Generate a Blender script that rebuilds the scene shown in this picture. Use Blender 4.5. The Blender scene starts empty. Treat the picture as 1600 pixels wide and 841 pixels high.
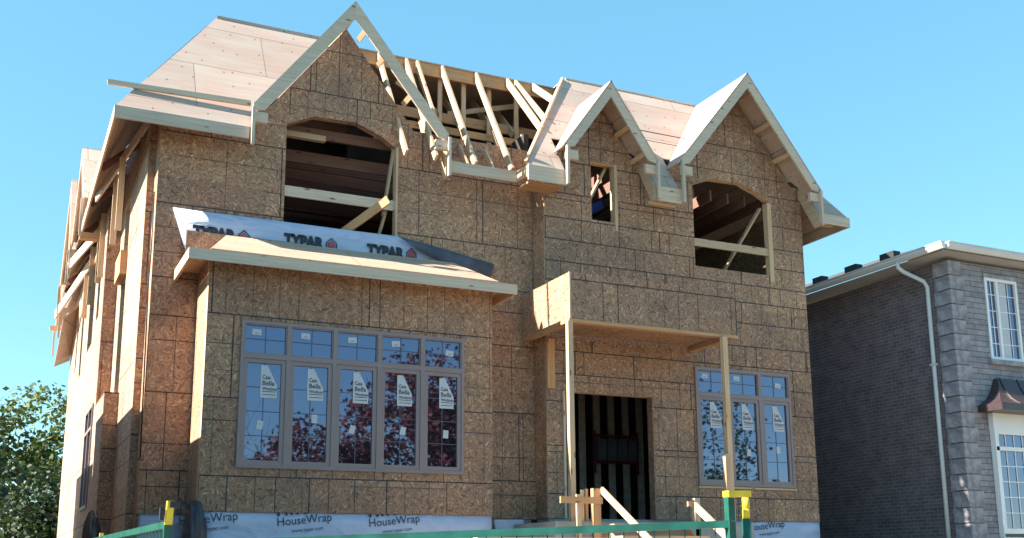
import bpy, bmesh, math, random
from mathutils import Vector, Matrix
from mathutils.geometry import tessellate_polygon
random.seed(7)
R = math.radians
sc = bpy.context.scene
C = sc.collection
EYE = 1.6          # eye height above the street; every z below is measured from the eye, build() adds this

# ------------------------------------------------------------------ camera
F, CX, CY = 1687.8, 800.0, 541.1
yaw, pit, rol = R(25.566), R(11.515), R(-.374)
fw = Vector((math.sin(yaw)*math.cos(pit), math.cos(yaw)*math.cos(pit), math.sin(pit)))
r0 = Vector((math.cos(yaw), -math.sin(yaw), 0)); u0 = r0.cross(fw)
rt = math.cos(rol)*r0 + math.sin(rol)*u0
up = -math.sin(rol)*r0 + math.cos(rol)*u0
cd = bpy.data.cameras.new('camera'); cam = bpy.data.objects.new('camera', cd); C.objects.link(cam)
cd.sensor_width = 36; cd.lens = F/1600*36; cd.shift_y = (CY-420.5)/1600
cd.clip_start = .05; cd.clip_end = 3000
cam.matrix_world = Matrix(((rt.x, up.x, -fw.x, 0), (rt.y, up.y, -fw.y, 0), (rt.z, up.z, -fw.z, EYE), (0, 0, 0, 1)))
sc.camera = cam

# ------------------------------------------------------------------ sky, sun, exposure
SUN = Vector((-1, .11, .72)).normalized()
w = bpy.data.worlds.new("World"); sc.world = w; w.use_nodes = True
nt = w.node_tree; nt.nodes.clear()
sky = nt.nodes.new('ShaderNodeTexSky'); sky.sky_type = 'NISHITA'; sky.sun_disc = False
sky.sun_elevation = math.asin(SUN.z); sky.sun_rotation = math.atan2(SUN.x, SUN.y)
sky.air_density = 1.0; sky.dust_density = .0; sky.ozone_density = 1.6; sky.altitude = 1500
bg = nt.nodes.new('ShaderNodeBackground'); bg.inputs[1].default_value = .112
wo = nt.nodes.new('ShaderNodeOutputWorld')
tn = nt.nodes.new('ShaderNodeMix'); tn.data_type = 'RGBA'; tn.blend_type = 'MULTIPLY'; tn.inputs[0].default_value = 1
tn.inputs[7].default_value = (1.0, 1.14, 1.0, 1)      # white balance of the phone camera's sky
nt.links.new(sky.outputs[0], tn.inputs[6])
ev = nt.nodes.new('ShaderNodeMix'); ev.data_type = 'RGBA'; ev.inputs[0].default_value = .62    # even out the pale horizon band
ev.inputs[7].default_value = (.37, 1.33, 2.0, 1)
nt.links.new(tn.outputs[2], ev.inputs[6]); nt.links.new(ev.outputs[2], bg.inputs[0]); nt.links.new(bg.outputs[0], wo.inputs[0])
sl = bpy.data.lights.new('sun', 'SUN'); sl.energy = 5.0; sl.angle = R(.53); sl.color = (1, .93, .82)
so = bpy.data.objects.new('sun', sl); C.objects.link(so); so.location = (-20, 5, 30)
so.rotation_euler = SUN.to_track_quat('Z', 'Y').to_euler()
sc.view_settings.view_transform = 'Standard'; sc.view_settings.look = 'None'
sc.view_settings.exposure = 1.9; sc.view_settings.gamma = 1
sc.cycles.max_bounces = 6

# ------------------------------------------------------------------ pixel -> plane helpers (z from eye)
def ray(px, py): return rt*((px-CX)/F) - up*((py-CY)/F) + fw
def aty(px, py, Y): d = ray(px, py); return d*(Y/d.y)
def atx(px, py, X): d = ray(px, py); return d*(X/d.x)

# ------------------------------------------------------------------ materials
class NT:
    def __init__(s, name):
        s.m = bpy.data.materials.new(name); s.m.use_nodes = True
        s.t = s.m.node_tree; s.b = s.t.nodes['Principled BSDF']; s.b.inputs['Roughness'].default_value = .8
    def n(s, typ, **kw):
        nd = s.t.nodes.new('ShaderNode'+typ)
        for k, v in kw.items():
            if k.startswith('i_'):
                key = k[2:]; key = int(key) if key.isdigit() else key.replace('_', ' ')
                nd.inputs[key].default_value = v
            else: setattr(nd, k, v)
        return nd
    def l(s, a, b): s.t.links.new(a, b)
    def uv(s, sx=1, sy=1):
        a = s.n('UVMap'); m = s.n('Mapping'); m.inputs['Scale'].default_value = (sx, sy, 1)
        s.l(a.outputs[0], m.inputs[0]); return m.outputs[0]
    def ramp(s, fac, stops, interp='LINEAR'):
        r = s.n('ValToRGB'); cr = r.color_ramp; cr.interpolation = interp
        while len(cr.elements) < len(stops): cr.elements.new(.5)
        for e, (p, c) in zip(cr.elements, stops): e.position = p; e.color = (*c, 1)
        s.l(fac, r.inputs[0]); return r.outputs[0]
    def mix(s, mode, fac, a, b):
        m = s.n('Mix', data_type='RGBA', blend_type=mode)
        if isinstance(fac, float): m.inputs[0].default_value = fac
        else: s.l(fac, m.inputs[0])
        for i, x in ((6, a), (7, b)):
            if isinstance(x, tuple): m.inputs[i].default_value = (*x, 1)
            else: s.l(x, m.inputs[i])
        return m.outputs[2]
    def base(s, c):
        if isinstance(c, tuple): s.b.inputs['Base Color'].default_value = (*c, 1)
        else: s.l(c, s.b.inputs['Base Color'])
    def bump(s, h, st=.3, d=.01):
        b = s.n('Bump'); b.inputs['Strength'].default_value = st; b.inputs['Distance'].default_value = d
        s.l(h, b.inputs['Height']); s.l(b.outputs[0], s.b.inputs['Normal'])

def plain(name, col, rough=.7, var=.15, scale=6, **kw):
    a = NT(name); tc = a.n('TexCoord')
    no = a.n('TexNoise'); no.inputs['Scale'].default_value = scale; no.inputs['Detail'].default_value = 5
    a.l(tc.outputs['Object'], no.inputs['Vector'])
    lo = tuple(max(0, c*(1-var*1.6)) for c in col); hi = tuple(min(1, c*(1+var)) for c in col)
    a.base(a.ramp(no.outputs[0], [(.3, lo), (.7, hi)]))
    a.b.inputs['Roughness'].default_value = rough
    for k, v in kw.items(): a.b.inputs[k.replace('_', ' ')].default_value = v
    a.bump(no.outputs[0], .15, .01)
    return a.m

def flakes(a, cell, su, sv, seed):
    uv = a.uv()
    ad = a.n('VectorMath', operation='ADD'); a.l(uv, ad.inputs[0]); ad.inputs[1].default_value = (seed*3.7, seed*1.9, 0)
    nz = a.n('TexNoise', noise_dimensions='2D'); nz.inputs['Scale'].default_value = 14
    a.l(ad.outputs[0], nz.inputs['Vector'])
    sc_ = a.n('VectorMath', operation='SCALE'); a.l(nz.outputs['Color'], sc_.inputs[0]); sc_.inputs[3].default_value = .05
    a2 = a.n('VectorMath', operation='ADD'); a.l(ad.outputs[0], a2.inputs[0]); a.l(sc_.outputs[0], a2.inputs[1])
    v = a.n('TexVoronoi', voronoi_dimensions='2D'); v.inputs['Scale'].default_value = cell
    a.l(a2.outputs[0], v.inputs['Vector'])
    sp = a.n('SeparateColor'); a.l(v.outputs['Color'], sp.inputs[0])
    mu = a.n('Math', operation='MULTIPLY'); a.l(sp.outputs[0], mu.inputs[0]); mu.inputs[1].default_value = 6.283
    vr = a.n('VectorRotate', rotation_type='Z_AXIS'); a.l(ad.outputs[0], vr.inputs['Vector']); a.l(mu.outputs[0], vr.inputs['Angle'])
    mp = a.n('Mapping'); mp.inputs['Scale'].default_value = (su, sv, 1); a.l(vr.outputs[0], mp.inputs[0])
    v2 = a.n('TexVoronoi', voronoi_dimensions='2D'); v2.inputs['Scale'].default_value = 1
    a.l(mp.outputs[0], v2.inputs['Vector'])
    s2 = a.n('SeparateColor'); a.l(v2.outputs['Color'], s2.inputs[0])
    return s2.outputs[0], s2.outputs[1], sp.outputs[1]

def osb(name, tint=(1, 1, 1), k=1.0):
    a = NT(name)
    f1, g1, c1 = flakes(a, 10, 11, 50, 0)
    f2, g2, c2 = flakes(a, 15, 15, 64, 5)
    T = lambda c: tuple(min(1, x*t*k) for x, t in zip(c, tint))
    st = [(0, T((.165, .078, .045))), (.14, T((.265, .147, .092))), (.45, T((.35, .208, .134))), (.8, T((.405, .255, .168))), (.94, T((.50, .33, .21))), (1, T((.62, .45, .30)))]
    A = a.ramp(f1, st); B = a.ramp(f2, st)
    th = a.n('Math', operation='GREATER_THAN'); a.l(g1, th.inputs[0]); th.inputs[1].default_value = .5
    m = a.mix('MIX', th.outputs[0], A, B)
    # sheet to sheet tone and broad stains
    br = a.n('TexBrick'); br.offset = .5; br.inputs['Scale'].default_value = 1
    br.inputs['Brick Width'].default_value = 2.44; br.inputs['Row Height'].default_value = 1.22; br.inputs['Mortar Size'].default_value = 0
    br.inputs['Color1'].default_value = (.80, .77, .77, 1); br.inputs['Color2'].default_value = (1.14, 1.12, 1.06, 1); br.inputs['Bias'].default_value = 0
    a.l(a.uv(), br.inputs['Vector'])
    m = a.mix('MULTIPLY', 1.0, m, br.outputs['Color'])
    no = a.n('TexNoise', noise_dimensions='2D'); no.inputs['Scale'].default_value = 1.3; no.inputs['Detail'].default_value = 6
    a.l(a.uv(), no.inputs['Vector'])
    m = a.mix('MULTIPLY', 1.0, m, a.ramp(no.outputs[0], [(.25, (.78, .80, .86)), (.5, (.97, .95, .95)), (.75, (1.1, 1.04, .98))]))
    a.base(m); a.b.inputs['Roughness'].default_value = .75
    a.bump(f1, .25, .004)
    return a.m

def lumber(name, lo, hi, grain=1.0):
    a = NT(name); oi = a.n('ObjectInfo')
    uv = a.n('UVMap'); cb = a.n('CombineXYZ'); mu = a.n('Math', operation='MULTIPLY'); a.l(oi.outputs['Random'], mu.inputs[0]); mu.inputs[1].default_value = 37
    a.l(mu.outputs[0], cb.inputs[2]); ad = a.n('VectorMath', operation='ADD'); a.l(uv.outputs[0], ad.inputs[0]); a.l(cb.outputs[0], ad.inputs[1])
    mp = a.n('Mapping'); mp.inputs['Scale'].default_value = (1.6, 38*grain, 1); a.l(ad.outputs[0], mp.inputs[0])
    no = a.n('TexNoise'); no.inputs['Scale'].default_value = 1; no.inputs['Detail'].default_value = 6; no.inputs['Distortion'].default_value = .6
    a.l(mp.outputs[0], no.inputs['Vector'])
    c = a.ramp(no.outputs[0], [(.25, lo), (.6, hi), (.8, tuple(min(1, x*1.1) for x in hi))])
    kn = a.n('TexVoronoi', voronoi_dimensions='3D'); mp2 = a.n('Mapping'); mp2.inputs['Scale'].default_value = (2.2, 7, 1); a.l(ad.outputs[0], mp2.inputs[0])
    kn.inputs['Scale'].default_value = 1; a.l(mp2.outputs[0], kn.inputs['Vector'])
    kc = a.ramp(kn.outputs['Distance'], [(0, (.28, .18, .13)), (.09, (.5, .38, .3)), (.15, (1, 1, 1))])
    c = a.mix('MULTIPLY', 1.0, c, kc)
    vr = a.ramp(oi.outputs['Random'], [(0, (.86, .86, .87)), (.5, (1, .98, .95)), (1, (1.08, 1.0, .92))])
    a.base(a.mix('MULTIPLY', 1.0, c, vr)); a.bump(no.outputs[0], .15, .003)
    return a.m

def plymat(name='plywood deck', tint=(1, 1, 1)):
    a = NT(name)
    mp = a.uv(.7, 9)
    no = a.n('TexNoise', noise_dimensions='2D'); no.inputs['Scale'].default_value = 1; no.inputs['Detail'].default_value = 7; no.inputs['Distortion'].default_value = 1.5
    a.l(mp, no.inputs['Vector'])
    n2 = a.n('TexNoise', noise_dimensions='2D'); n2.inputs['Scale'].default_value = .9; n2.inputs['Detail'].default_value = 4; a.l(a.uv(1, 3), n2.inputs['Vector'])
    T = lambda q: tuple(x*t for x, t in zip(q, tint))
    c = a.ramp(no.outputs[0], [(.2, T((.425, .33, .285))), (.5, T((.455, .36, .31))), (.85, T((.49, .40, .345)))])
    c = a.mix('MULTIPLY', 1.0, c, a.ramp(n2.outputs[0], [(.3, (1.0, .89, .86)), (.5, (1, .97, .95)), (.7, (1.02, 1.04, 1.04))]))
    br = a.n('TexBrick'); br.offset = .5; br.inputs['Scale'].default_value = 1
    br.inputs['Brick Width'].default_value = 2.44; br.inputs['Row Height'].default_value = 1.03; br.inputs['Mortar Size'].default_value = .007; br.inputs['Mortar Smooth'].default_value = 0
    br.inputs['Color1'].default_value = (.9, .88, .87, 1); br.inputs['Color2'].default_value = (1.07, 1.05, 1.03, 1); br.inputs['Mortar'].default_value = (.5, .44, .42, 1)
    a.l(a.uv(), br.inputs['Vector'])
    vd = a.n('TexVoronoi', voronoi_dimensions='2D'); vd.inputs['Scale'].default_value = 2.6; a.l(a.uv(), vd.inputs['Vector'])
    c = a.mix('MULTIPLY', 1.0, c, a.ramp(vd.outputs['Distance'], [(0, (.35, .28, .25)), (.035, (.45, .38, .35)), (.05, (1, 1, 1))]))
    a.base(a.mix('MULTIPLY', 1.0, c, br.outputs['Color'])); a.bump(no.outputs[0], .12, .004)
    return a.m

def brickmat(name, c1, c2, mort, bw, rh, ms, bump=.5, nscale=3):
    a = NT(name); br = a.n('TexBrick'); br.offset = .5; br.inputs['Scale'].default_value = 1
    for k, v in (('Brick Width', bw), ('Row Height', rh), ('Mortar Size', ms), ('Mortar Smooth', .1), ('Bias', 0.)): br.inputs[k].default_value = v
    br.inputs['Color1'].default_value = (*c1, 1); br.inputs['Color2'].default_value = (*c2, 1); br.inputs['Mortar'].default_value = (*mort, 1)
    a.l(a.uv(), br.inputs['Vector'])
    no = a.n('TexNoise', noise_dimensions='2D'); no.inputs['Scale'].default_value = nscale; no.inputs['Detail'].default_value = 8; no.inputs['Roughness'].default_value = .65
    a.l(a.uv(), no.inputs['Vector'])
    a.base(a.mix('MULTIPLY', 1.0, br.outputs['Color'], a.ramp(no.outputs[0], [(.3, (.72, .72, .74)), (.7, (1.18, 1.15, 1.12))])))
    inv = a.n('Math', operation='SUBTRACT'); inv.inputs[0].default_value = 1; a.l(br.outputs['Fac'], inv.inputs[1])
    ad = a.n('Math', operation='MULTIPLY_ADD'); a.l(no.outputs[0], ad.inputs[0]); ad.inputs[1].default_value = .8; a.l(inv.outputs[0], ad.inputs[2])
    a.bump(ad.outputs[0], bump, .015); a.b.inputs['Roughness'].default_value = .9
    return a.m

def glassmat():
    a = NT('window glass'); a.base((.012, .014, .02)); b = a.b
    b.inputs['Roughness'].default_value = .015; b.inputs['IOR'].default_value = 2.75
    b.inputs['Specular Tint'].default_value = (.70, .72, 1, 1)
    tc = a.n('TexCoord'); no = a.n('TexNoise'); no.inputs['Scale'].default_value = 1.1; no.inputs['Detail'].default_value = 1
    a.l(tc.outputs['Object'], no.inputs['Vector']); a.bump(no.outputs[0], .05, .02)
    return a.m

def wrapmat():
    a = NT('house wrap'); mp = a.uv(1.2, 2.5)
    no = a.n('TexNoise', noise_dimensions='2D'); no.inputs['Scale'].default_value = 1.3; no.inputs['Detail'].default_value = 5; no.inputs['Distortion'].default_value = 1.2
    a.l(mp, no.inputs['Vector'])
    a.base(a.ramp(no.outputs[0], [(.3, (.42, .46, .62)), (.7, (.50, .54, .69))]))
    a.b.inputs['Roughness'].default_value = .75; a.bump(no.outputs[0], .7, .05)
    return a.m

def leafmat(name, cols):
    a = NT(name); g = a.n('NewGeometry')
    a.base(a.ramp(g.outputs['Random Per Island'], [(i/(len(cols)-1), c) for i, c in enumerate(cols)]))
    a.b.inputs['Roughness'].default_value = .6
    tr = a.n('BsdfTranslucent'); mx = a.n('MixShader'); mx.inputs[0].default_value = .3
    a.l(a.b.inputs['Base Color'].links[0].from_socket, tr.inputs[0]); out = a.t.nodes['Material Output']
    a.l(a.b.outputs[0], mx.inputs[1]); a.l(tr.outputs[0], mx.inputs[2]); a.l(mx.outputs[0], out.inputs[0])
    return a.m

def groundmat(name, c1, c2, sc_=2.0):
    a = NT(name); tc = a.n('TexCoord'); no = a.n('TexNoise'); no.inputs['Scale'].default_value = sc_; no.inputs['Detail'].default_value = 9
    a.l(tc.outputs['Object'], no.inputs['Vector']); a.base(a.ramp(no.outputs[0], [(.35, c1), (.65, c2)])); a.bump(no.outputs[0], .5, .05)
    a.b.inputs['Roughness'].default_value = .95
    return a.m

M = dict(
    osb=osb('oriented strand board'),
    osbl=osb('oriented strand board sunlit', (1.0, 1.16, 1.32), 1.16),  # paler board copy, sunlight on the side walls put into its colour
    line=plain('chalk line', (.055, .045, .05), .9, .4, 9),
    line2=plain('faint chalk line', (.15, .10, .08), .9, .4, 9),
    wood=lumber('spruce lumber', (.46, .31, .19), (.61, .44, .29)),
    woodw=lumber('weathered pale lumber', (.46, .37, .29), (.58, .49, .40)),
    woodo=lumber('orange spruce lumber', (.42, .22, .10), (.54, .32, .17)),
    woodd=lumber('shade toned lumber', (.15, .072, .055), (.21, .11, .085)),  # lumber with the shade indoors and under the eave put into its colour
    ply=plymat(), plyt=plymat('tan plywood', (.95, .86, .74)),
    frame=plain('taupe vinyl', (.26, .195, .195), .4, .05, 2),
    glass=glassmat(),
    paper=plain('white paper', (.52, .52, .56), .6, .05, 8),
    ink=plain('black ink', (.02, .022, .035), .6, .1, 8),
    red=plain('red ink', (.62, .05, .06), .6, .1, 8),
    wrap=wrapmat(),
    flap=plain('grey wrap underside', (.09, .10, .135), .85, .25, 4),
    tarp=plain('black polythene', (.035, .03, .038), .35, .3, 3),
    concrete=plain('poured concrete', (.33, .32, .31), .9, .2, 2),
    dark=plain('shade toned board', (.045, .033, .03), .9, .3, 2),  # inner faces near black, room shade put into the colour
    brick=brickmat('purple grey brick', (.115, .088, .098), (.16, .122, .132), (.21, .185, .195), .215, .075, .009),
    brickl=brickmat('buff brick', (.27, .21, .16), (.33, .26, .20), (.38, .35, .32), .215, .075, .009),
    stone=brickmat('split face stone', (.255, .24, .265), (.31, .295, .325), (.15, .14, .155), .62, .115, .007, 1.0, 5),
    quoin=plain('rough quoin stone', (.31, .295, .325), .9, .28, 5),
    white=plain('white vinyl', (.78, .79, .80), .35, .03, 2),
    soffit=plain('light soffit', (.42, .41, .42), .6, .06, 2),
    gutter=plain('pale aluminium gutter', (.62, .63, .64), .35, .05, 2),
    shingle=brickmat('dark shingle', (.06, .055, .055), (.09, .085, .08), (.03, .03, .03), .33, .14, .008),
    vent=plain('black roof vent', (.02, .02, .022), .6, .1, 4),
    copper=plain('brown metal', (.055, .036, .038), .35, .15, 3),
    green=plain('green painted steel', (.014, .10, .075), .35, .25, 9),
    yellow=plain('yellow painted steel', (.78, .52, .03), .45, .15, 12),
    bark=plain('bark', (.09, .07, .055), .95, .35, 8),
    leaf=leafmat('green leaves', [(.03, .055, .015), (.07, .11, .02), (.12, .16, .03), (.19, .19, .04)]),
    leafd=leafmat('dark leaves', [(.012, .025, .012), (.02, .045, .015), (.045, .075, .02)]),
    leafr=leafmat('red leaves', [(.07, .018, .018), (.13, .03, .028), (.22, .06, .045), (.12, .05, .045)]),
    muntin=plain('slate grid bar', (.08, .085, .13), .5, .05, 4),
    blue=plain('blue poly sheet', (.05, .11, .45), .5, .15, 3),
    lawn=groundmat('lawn', (.03, .055, .015), (.06, .085, .03)),
    dirt=groundmat('site dirt', (.24, .175, .115), (.34, .26, .18)),
    asphalt=groundmat('asphalt', (.07, .068, .066), (.11, .105, .10), 6),
    studm=plain('stud lit by colour', (.56, .47, .42), .9, .2, 6),  # base colour raised in place of light inside the doorway
    redp=plain('red plastic', (.16, .015, .02), .5, .1, 4),
    greyp=plain('grey blue carton', (.12, .12, .15), .7, .15, 4),
)

# ------------------------------------------------------------------ mesh builder
class MB:
    def __init__(s): s.v = []; s.f = []; s.uv = []; s.mi = []
    def face(s, pts, mat=0, uv=None):
        pts = [Vector(p) for p in pts]; i = len(s.v); s.v += pts; s.f.append(list(range(i, i+len(pts)))); s.mi.append(mat)
        if uv is None:
            n = Vector((0, 0, 0))
            for k in range(len(pts)): n += pts[k].cross(pts[(k+1) % len(pts)])
            n = Vector([abs(x) for x in n])
            if n.y >= n.x and n.y >= n.z*.6: uv = [(p.x, p.z) for p in pts]
            elif n.x >= n.z*.6: uv = [(p.y+.37, p.z) for p in pts]
            else: uv = [(p.x, p.y) for p in pts]
        s.uv.append([tuple(x) for x in uv])
    def slab(s, outer, thick, holes=(), mat=0, edge=None, back=None):
        edge = mat if edge is None else edge; back = mat if back is None else back
        t = Vector(thick); loops = [[Vector(p) for p in outer]]+[[Vector(p) for p in h] for h in holes]
        flat = [p for l in loops for p in l]
        for tri in tessellate_polygon(loops):
            a, b, c = [flat[k] for k in tri]
            if (b-a).cross(c-a).dot(t) > 0: b, c = c, b
            s.face([a, b, c], mat); s.face([a+t, c+t, b+t], back)
        for li, l in enumerate(loops):
            nrm = Vector((0, 0, 0))
            for k in range(len(l)): nrm += l[k].cross(l[(k+1) % len(l)])
            pos = nrm.dot(t) > 0
            if li: pos = not pos
            for k in range(len(l)):
                a, b = l[k], l[(k+1) % len(l)]
                q = [a, b, b+t, a+t]
                s.face(q if not pos else q[::-1], edge)
    def beam(s, a, b, w, h, upv=(0, 0, 1), mat=0, shift=(0, 0)):
        a = Vector(a); b = Vector(b); d = (b-a); L = d.length; d.normalize()
        upv = Vector(upv); side = d.cross(upv)
        if side.length < 1e-4: side = d.cross(Vector((0, 1, 0)))
        side.normalize(); u2 = side.cross(d).normalized()
        o = side*shift[0]+u2*shift[1]
        c = [(-w/2, -h/2), (w/2, -h/2), (w/2, h/2), (-w/2, h/2)]
        A = [a+o+side*x+u2*y for x, y in c]; B = [b+o+side*x+u2*y for x, y in c]
        off = random.random()*9; pos = 0
        for k in range(4):
            k2 = (k+1) % 4; ww = (w, h, w, h)[k]
            s.face([A[k], A[k2], B[k2], B[k]][::-1], mat, [(L+off, pos), (L+off, pos+ww), (off, pos+ww), (off, pos)]); pos += ww+.11
        s.face(A, mat, [(off+x*.2, y*.2) for x, y in c]); s.face(B[::-1], mat, [(off+x*.2, y*.2) for x, y in c][::-1])
    def box(s, x0, x1, y0, y1, z0, z1, mat=0):
        dx, dy, dz = x1-x0, y1-y0, z1-z0
        if dx >= dy and dx >= dz: s.beam((x0, (y0+y1)/2, (z0+z1)/2), (x1, (y0+y1)/2, (z0+z1)/2), dy, dz, mat=mat)
        elif dy >= dz: s.beam(((x0+x1)/2, y0, (z0+z1)/2), ((x0+x1)/2, y1, (z0+z1)/2), dx, dz, mat=mat)
        else: s.beam(((x0+x1)/2, (y0+y1)/2, z0), ((x0+x1)/2, (y0+y1)/2, z1), dx, dy, upv=(0, 1, 0), mat=mat)
    def tube(s, pts, r, n=10, mat=0, caps=True):
        pts = [Vector(p) for p in pts]; rs = r if isinstance(r, (list, tuple)) else [r]*len(pts)
        rings = []; prev = None
        for i, p in enumerate(pts):
            d = (pts[min(i+1, len(pts)-1)]-pts[max(i-1, 0)]).normalized()
            ref = prev if prev is not None else (Vector((0, 0, 1)) if abs(d.z) < .9 else Vector((1, 0, 0)))
            x = (ref - d*ref.dot(d)).normalized(); y = d.cross(x); prev = x
            i0 = len(s.v); s.v += [p+(x*math.cos(2*math.pi*k/n)+y*math.sin(2*math.pi*k/n))*rs[i] for k in range(n)]
            rings.append(i0)
        for i in range(len(rings)-1):
            for k in range(n):
                s.f.append([rings[i]+k, rings[i]+(k+1) % n, rings[i+1]+(k+1) % n, rings[i+1]+k]); s.mi.append(mat)
                s.uv.append([(i, k/n), (i, (k+1)/n), (i+1, (k+1)/n), (i+1, k/n)])
        if caps:
            for q in (rings[0], rings[-1]):
                ids = list(range(q, q+n)); ids = ids[::-1] if q == rings[0] else ids
                s.f.append(ids); s.mi.append(mat); s.uv.append([(0, 0)]*n)
    def build(s, name, mats, parent=None, smooth=False, bevel=0, **props):
        mats = mats if isinstance(mats, (list, tuple)) else [mats]
        lo = Vector([min(p[i] for p in s.v) for i in range(3)]); hi = Vector([max(p[i] for p in s.v) for i in range(3)])
        c = (lo+hi)/2
        if parent is None: c.z = lo.z
        me = bpy.data.meshes.new(name); me.from_pydata([p-c for p in s.v], [], s.f)
        for m in mats: me.materials.append(M[m] if isinstance(m, str) else m)
        me.polygons.foreach_set('material_index', s.mi)
        ul = me.uv_layers.new(name='UVMap'); ul.data.foreach_set('uv', [x for f in s.uv for p in f for x in p])
        if smooth: me.polygons.foreach_set('use_smooth', [True]*len(s.f))
        me.update(); me.validate()
        if smooth:
            bm = bmesh.new(); bm.from_mesh(me); bmesh.ops.remove_doubles(bm, verts=bm.verts[:], dist=1e-4); bm.to_mesh(me); bm.free()
        o = bpy.data.objects.new(name, me); C.objects.link(o)
        cw = c+Vector((0, 0, EYE)); o['_w'] = list(cw)
        if parent is not None: o.parent = parent; o.location = cw-Vector(parent['_w'])
        else: o.location = cw
        if bevel:
            b = o.modifiers.new('bevel', 'BEVEL'); b.width = bevel; b.segments = 2; b.limit_method = 'ANGLE'
        for k, v in props.items(): o[k] = v
        return o

def empty(name, x, y, z, label, cat, group=None):
    o = bpy.data.objects.new(name, None); C.objects.link(o); o.location = (x, y, z+EYE); o['_w'] = [x, y, z+EYE]
    o['label'] = label; o['category'] = cat; o.empty_display_size = .2
    if group: o['group'] = group
    return o
def tag(o, label, cat, group=None):
    o['label'] = label; o['category'] = cat
    if group: o['group'] = group
    return o
def b1(name, mat, parent, a, b, w, h, upv=(0, 0, 1), **kw):
    m = MB(); m.beam(a, b, w, h, upv); return m.build(name, mat, parent, **kw)
def bx(name, mat, parent, x0, x1, y0, y1, z0, z1, **kw):
    m = MB(); m.box(x0, x1, y0, y1, z0, z1); return m.build(name, mat, parent, **kw)

def chalk(mb, axis, c, a0, a1, z0, z1, holes=(), mats=(1, 2), seed=0, rows=None, topf=None, step=.405, dens=.55):
    """sheet seams and printed nail lines of a wall, as 1.5 mm proud strips; axis 'y': wall at y=c facing -y, 'x': wall at x=c facing -x"""
    rnd = random.Random(seed); W = .0095
    def P(a, z): return (a, c-.0015, z) if axis == 'y' else (c-.0015, a, z)
    def strip(p, q, m, hw):
        (a, z), (b, y) = p, q
        if abs(a-b) > abs(z-y): pts = [P(a, z-hw), P(b, y-hw), P(b, y+hw), P(a, z+hw)]
        else: pts = [P(a-hw, z), P(a-hw, y), P(b+hw, y), P(b+hw, z)]
        mb.face(pts, m)
    def clip(lo, hi, t, hor):
        segs = [(lo, hi)]
        for (h0, h1, g0, g1) in holes:
            k0, k1, t0, t1 = (h0, h1, g0, g1) if hor else (g0, g1, h0, h1)
            if t0-.02 < t < t1+.02:
                ns = []
                for s0, s1 in segs:
                    if s1 <= k0 or s0 >= k1: ns.append((s0, s1)); continue
                    if s0 < k0: ns.append((s0, k0))
                    if s1 > k1: ns.append((k1, s1))
                segs = ns
        return [q for q in segs if q[1]-q[0] > .04]
    top = (lambda a: z1) if topf is None else topf
    zr = rows if rows else [z0+.02+1.2*k for k in range(0, 12)]
    zs = sorted(z for z in zr if z0 < z < z1)
    def hline(z, m, hw, lo=a0, hi=a1):
        st = .1; a = lo; run = None
        n = int((hi-lo)/st)+1; xs = [lo+(hi-lo)*k/n for k in range(n+1)]
        ok = [x for x in xs if top(x) > z]
        if len(ok) < 2: return
        for s0, s1 in clip(max(lo, ok[0]), min(hi, ok[-1]), z, True): strip((s0, z), (s1, z), m, hw)
    for z in zs: hline(z, mats[0], W)
    bounds = [z0]+zs+[z1]
    for i in range(len(bounds)-1):
        b0, b1_ = bounds[i], bounds[i+1]
        if b1_-b0 < .1: continue
        off = rnd.random()*2.44; a = a0+off
        while a < a1:
            for s0, s1 in clip(b0, min(b1_, top(a)), a, False): strip((a, s0), (a, s1), mats[0], W)
            a += 2.44 if rnd.random() < .6 else 1.22
        k = 1
        while b0+k*step < b1_-.1:
            if rnd.random() < dens:
                lo = a0 if rnd.random() < .5 else a0+rnd.random()*(a1-a0)*.6; hi = a1 if rnd.random() < .5 else lo+(a1-lo)*(.3+.7*rnd.random())
                hline(b0+k*step, mats[1] if rnd.random() < .5 else mats[0], W*.75, lo, hi)
            k += 1
        a = a0+rnd.random()*.4
        while a < a1:
            if rnd.random() < dens:
                for s0, s1 in clip(b0, min(b1_, top(a)), a, False): strip((a, s0), (a, s1), mats[1] if rnd.random() < .6 else mats[0], W*.7)
            a += .405 if rnd.random() < .7 else .3
    return mb

def text_into(mb, s, origin, ux, uz, h, bold=0.0, depth=.002, mat=0, width=None, spacing=1.0):
    """lettering as mesh, origin = lower left corner, ux/uz = directions of the line and of the letter height"""
    cu = bpy.data.curves.new('lettering', 'FONT'); cu.body = s; cu.size = 1; cu.offset = bold; cu.extrude = 0; cu.resolution_u = 3; cu.space_character = spacing
    o = bpy.data.objects.new('lettering', cu); C.objects.link(o); bpy.context.view_layer.update()
    me = bpy.data.meshes.new_from_object(o.evaluated_get(bpy.context.evaluated_depsgraph_get()))
    bpy.data.objects.remove(o); bpy.data.curves.remove(cu)
    xs = [v.co.x for v in me.vertices]; x0 = min(xs); wd = max(xs)-x0
    sx = h/.7 if width is None else width/wd; sz = h/.7
    ux = Vector(ux).normalized(); uz = Vector(uz).normalized(); org = Vector(origin); n = ux.cross(uz)*depth
    for p in me.polygons:
        mb.face([org+ux*((me.vertices[i].co.x-x0)*sx)+uz*(me.vertices[i].co.y*sz)+n for i in p.vertices], mat)
    bpy.data.meshes.remove(me)

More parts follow.
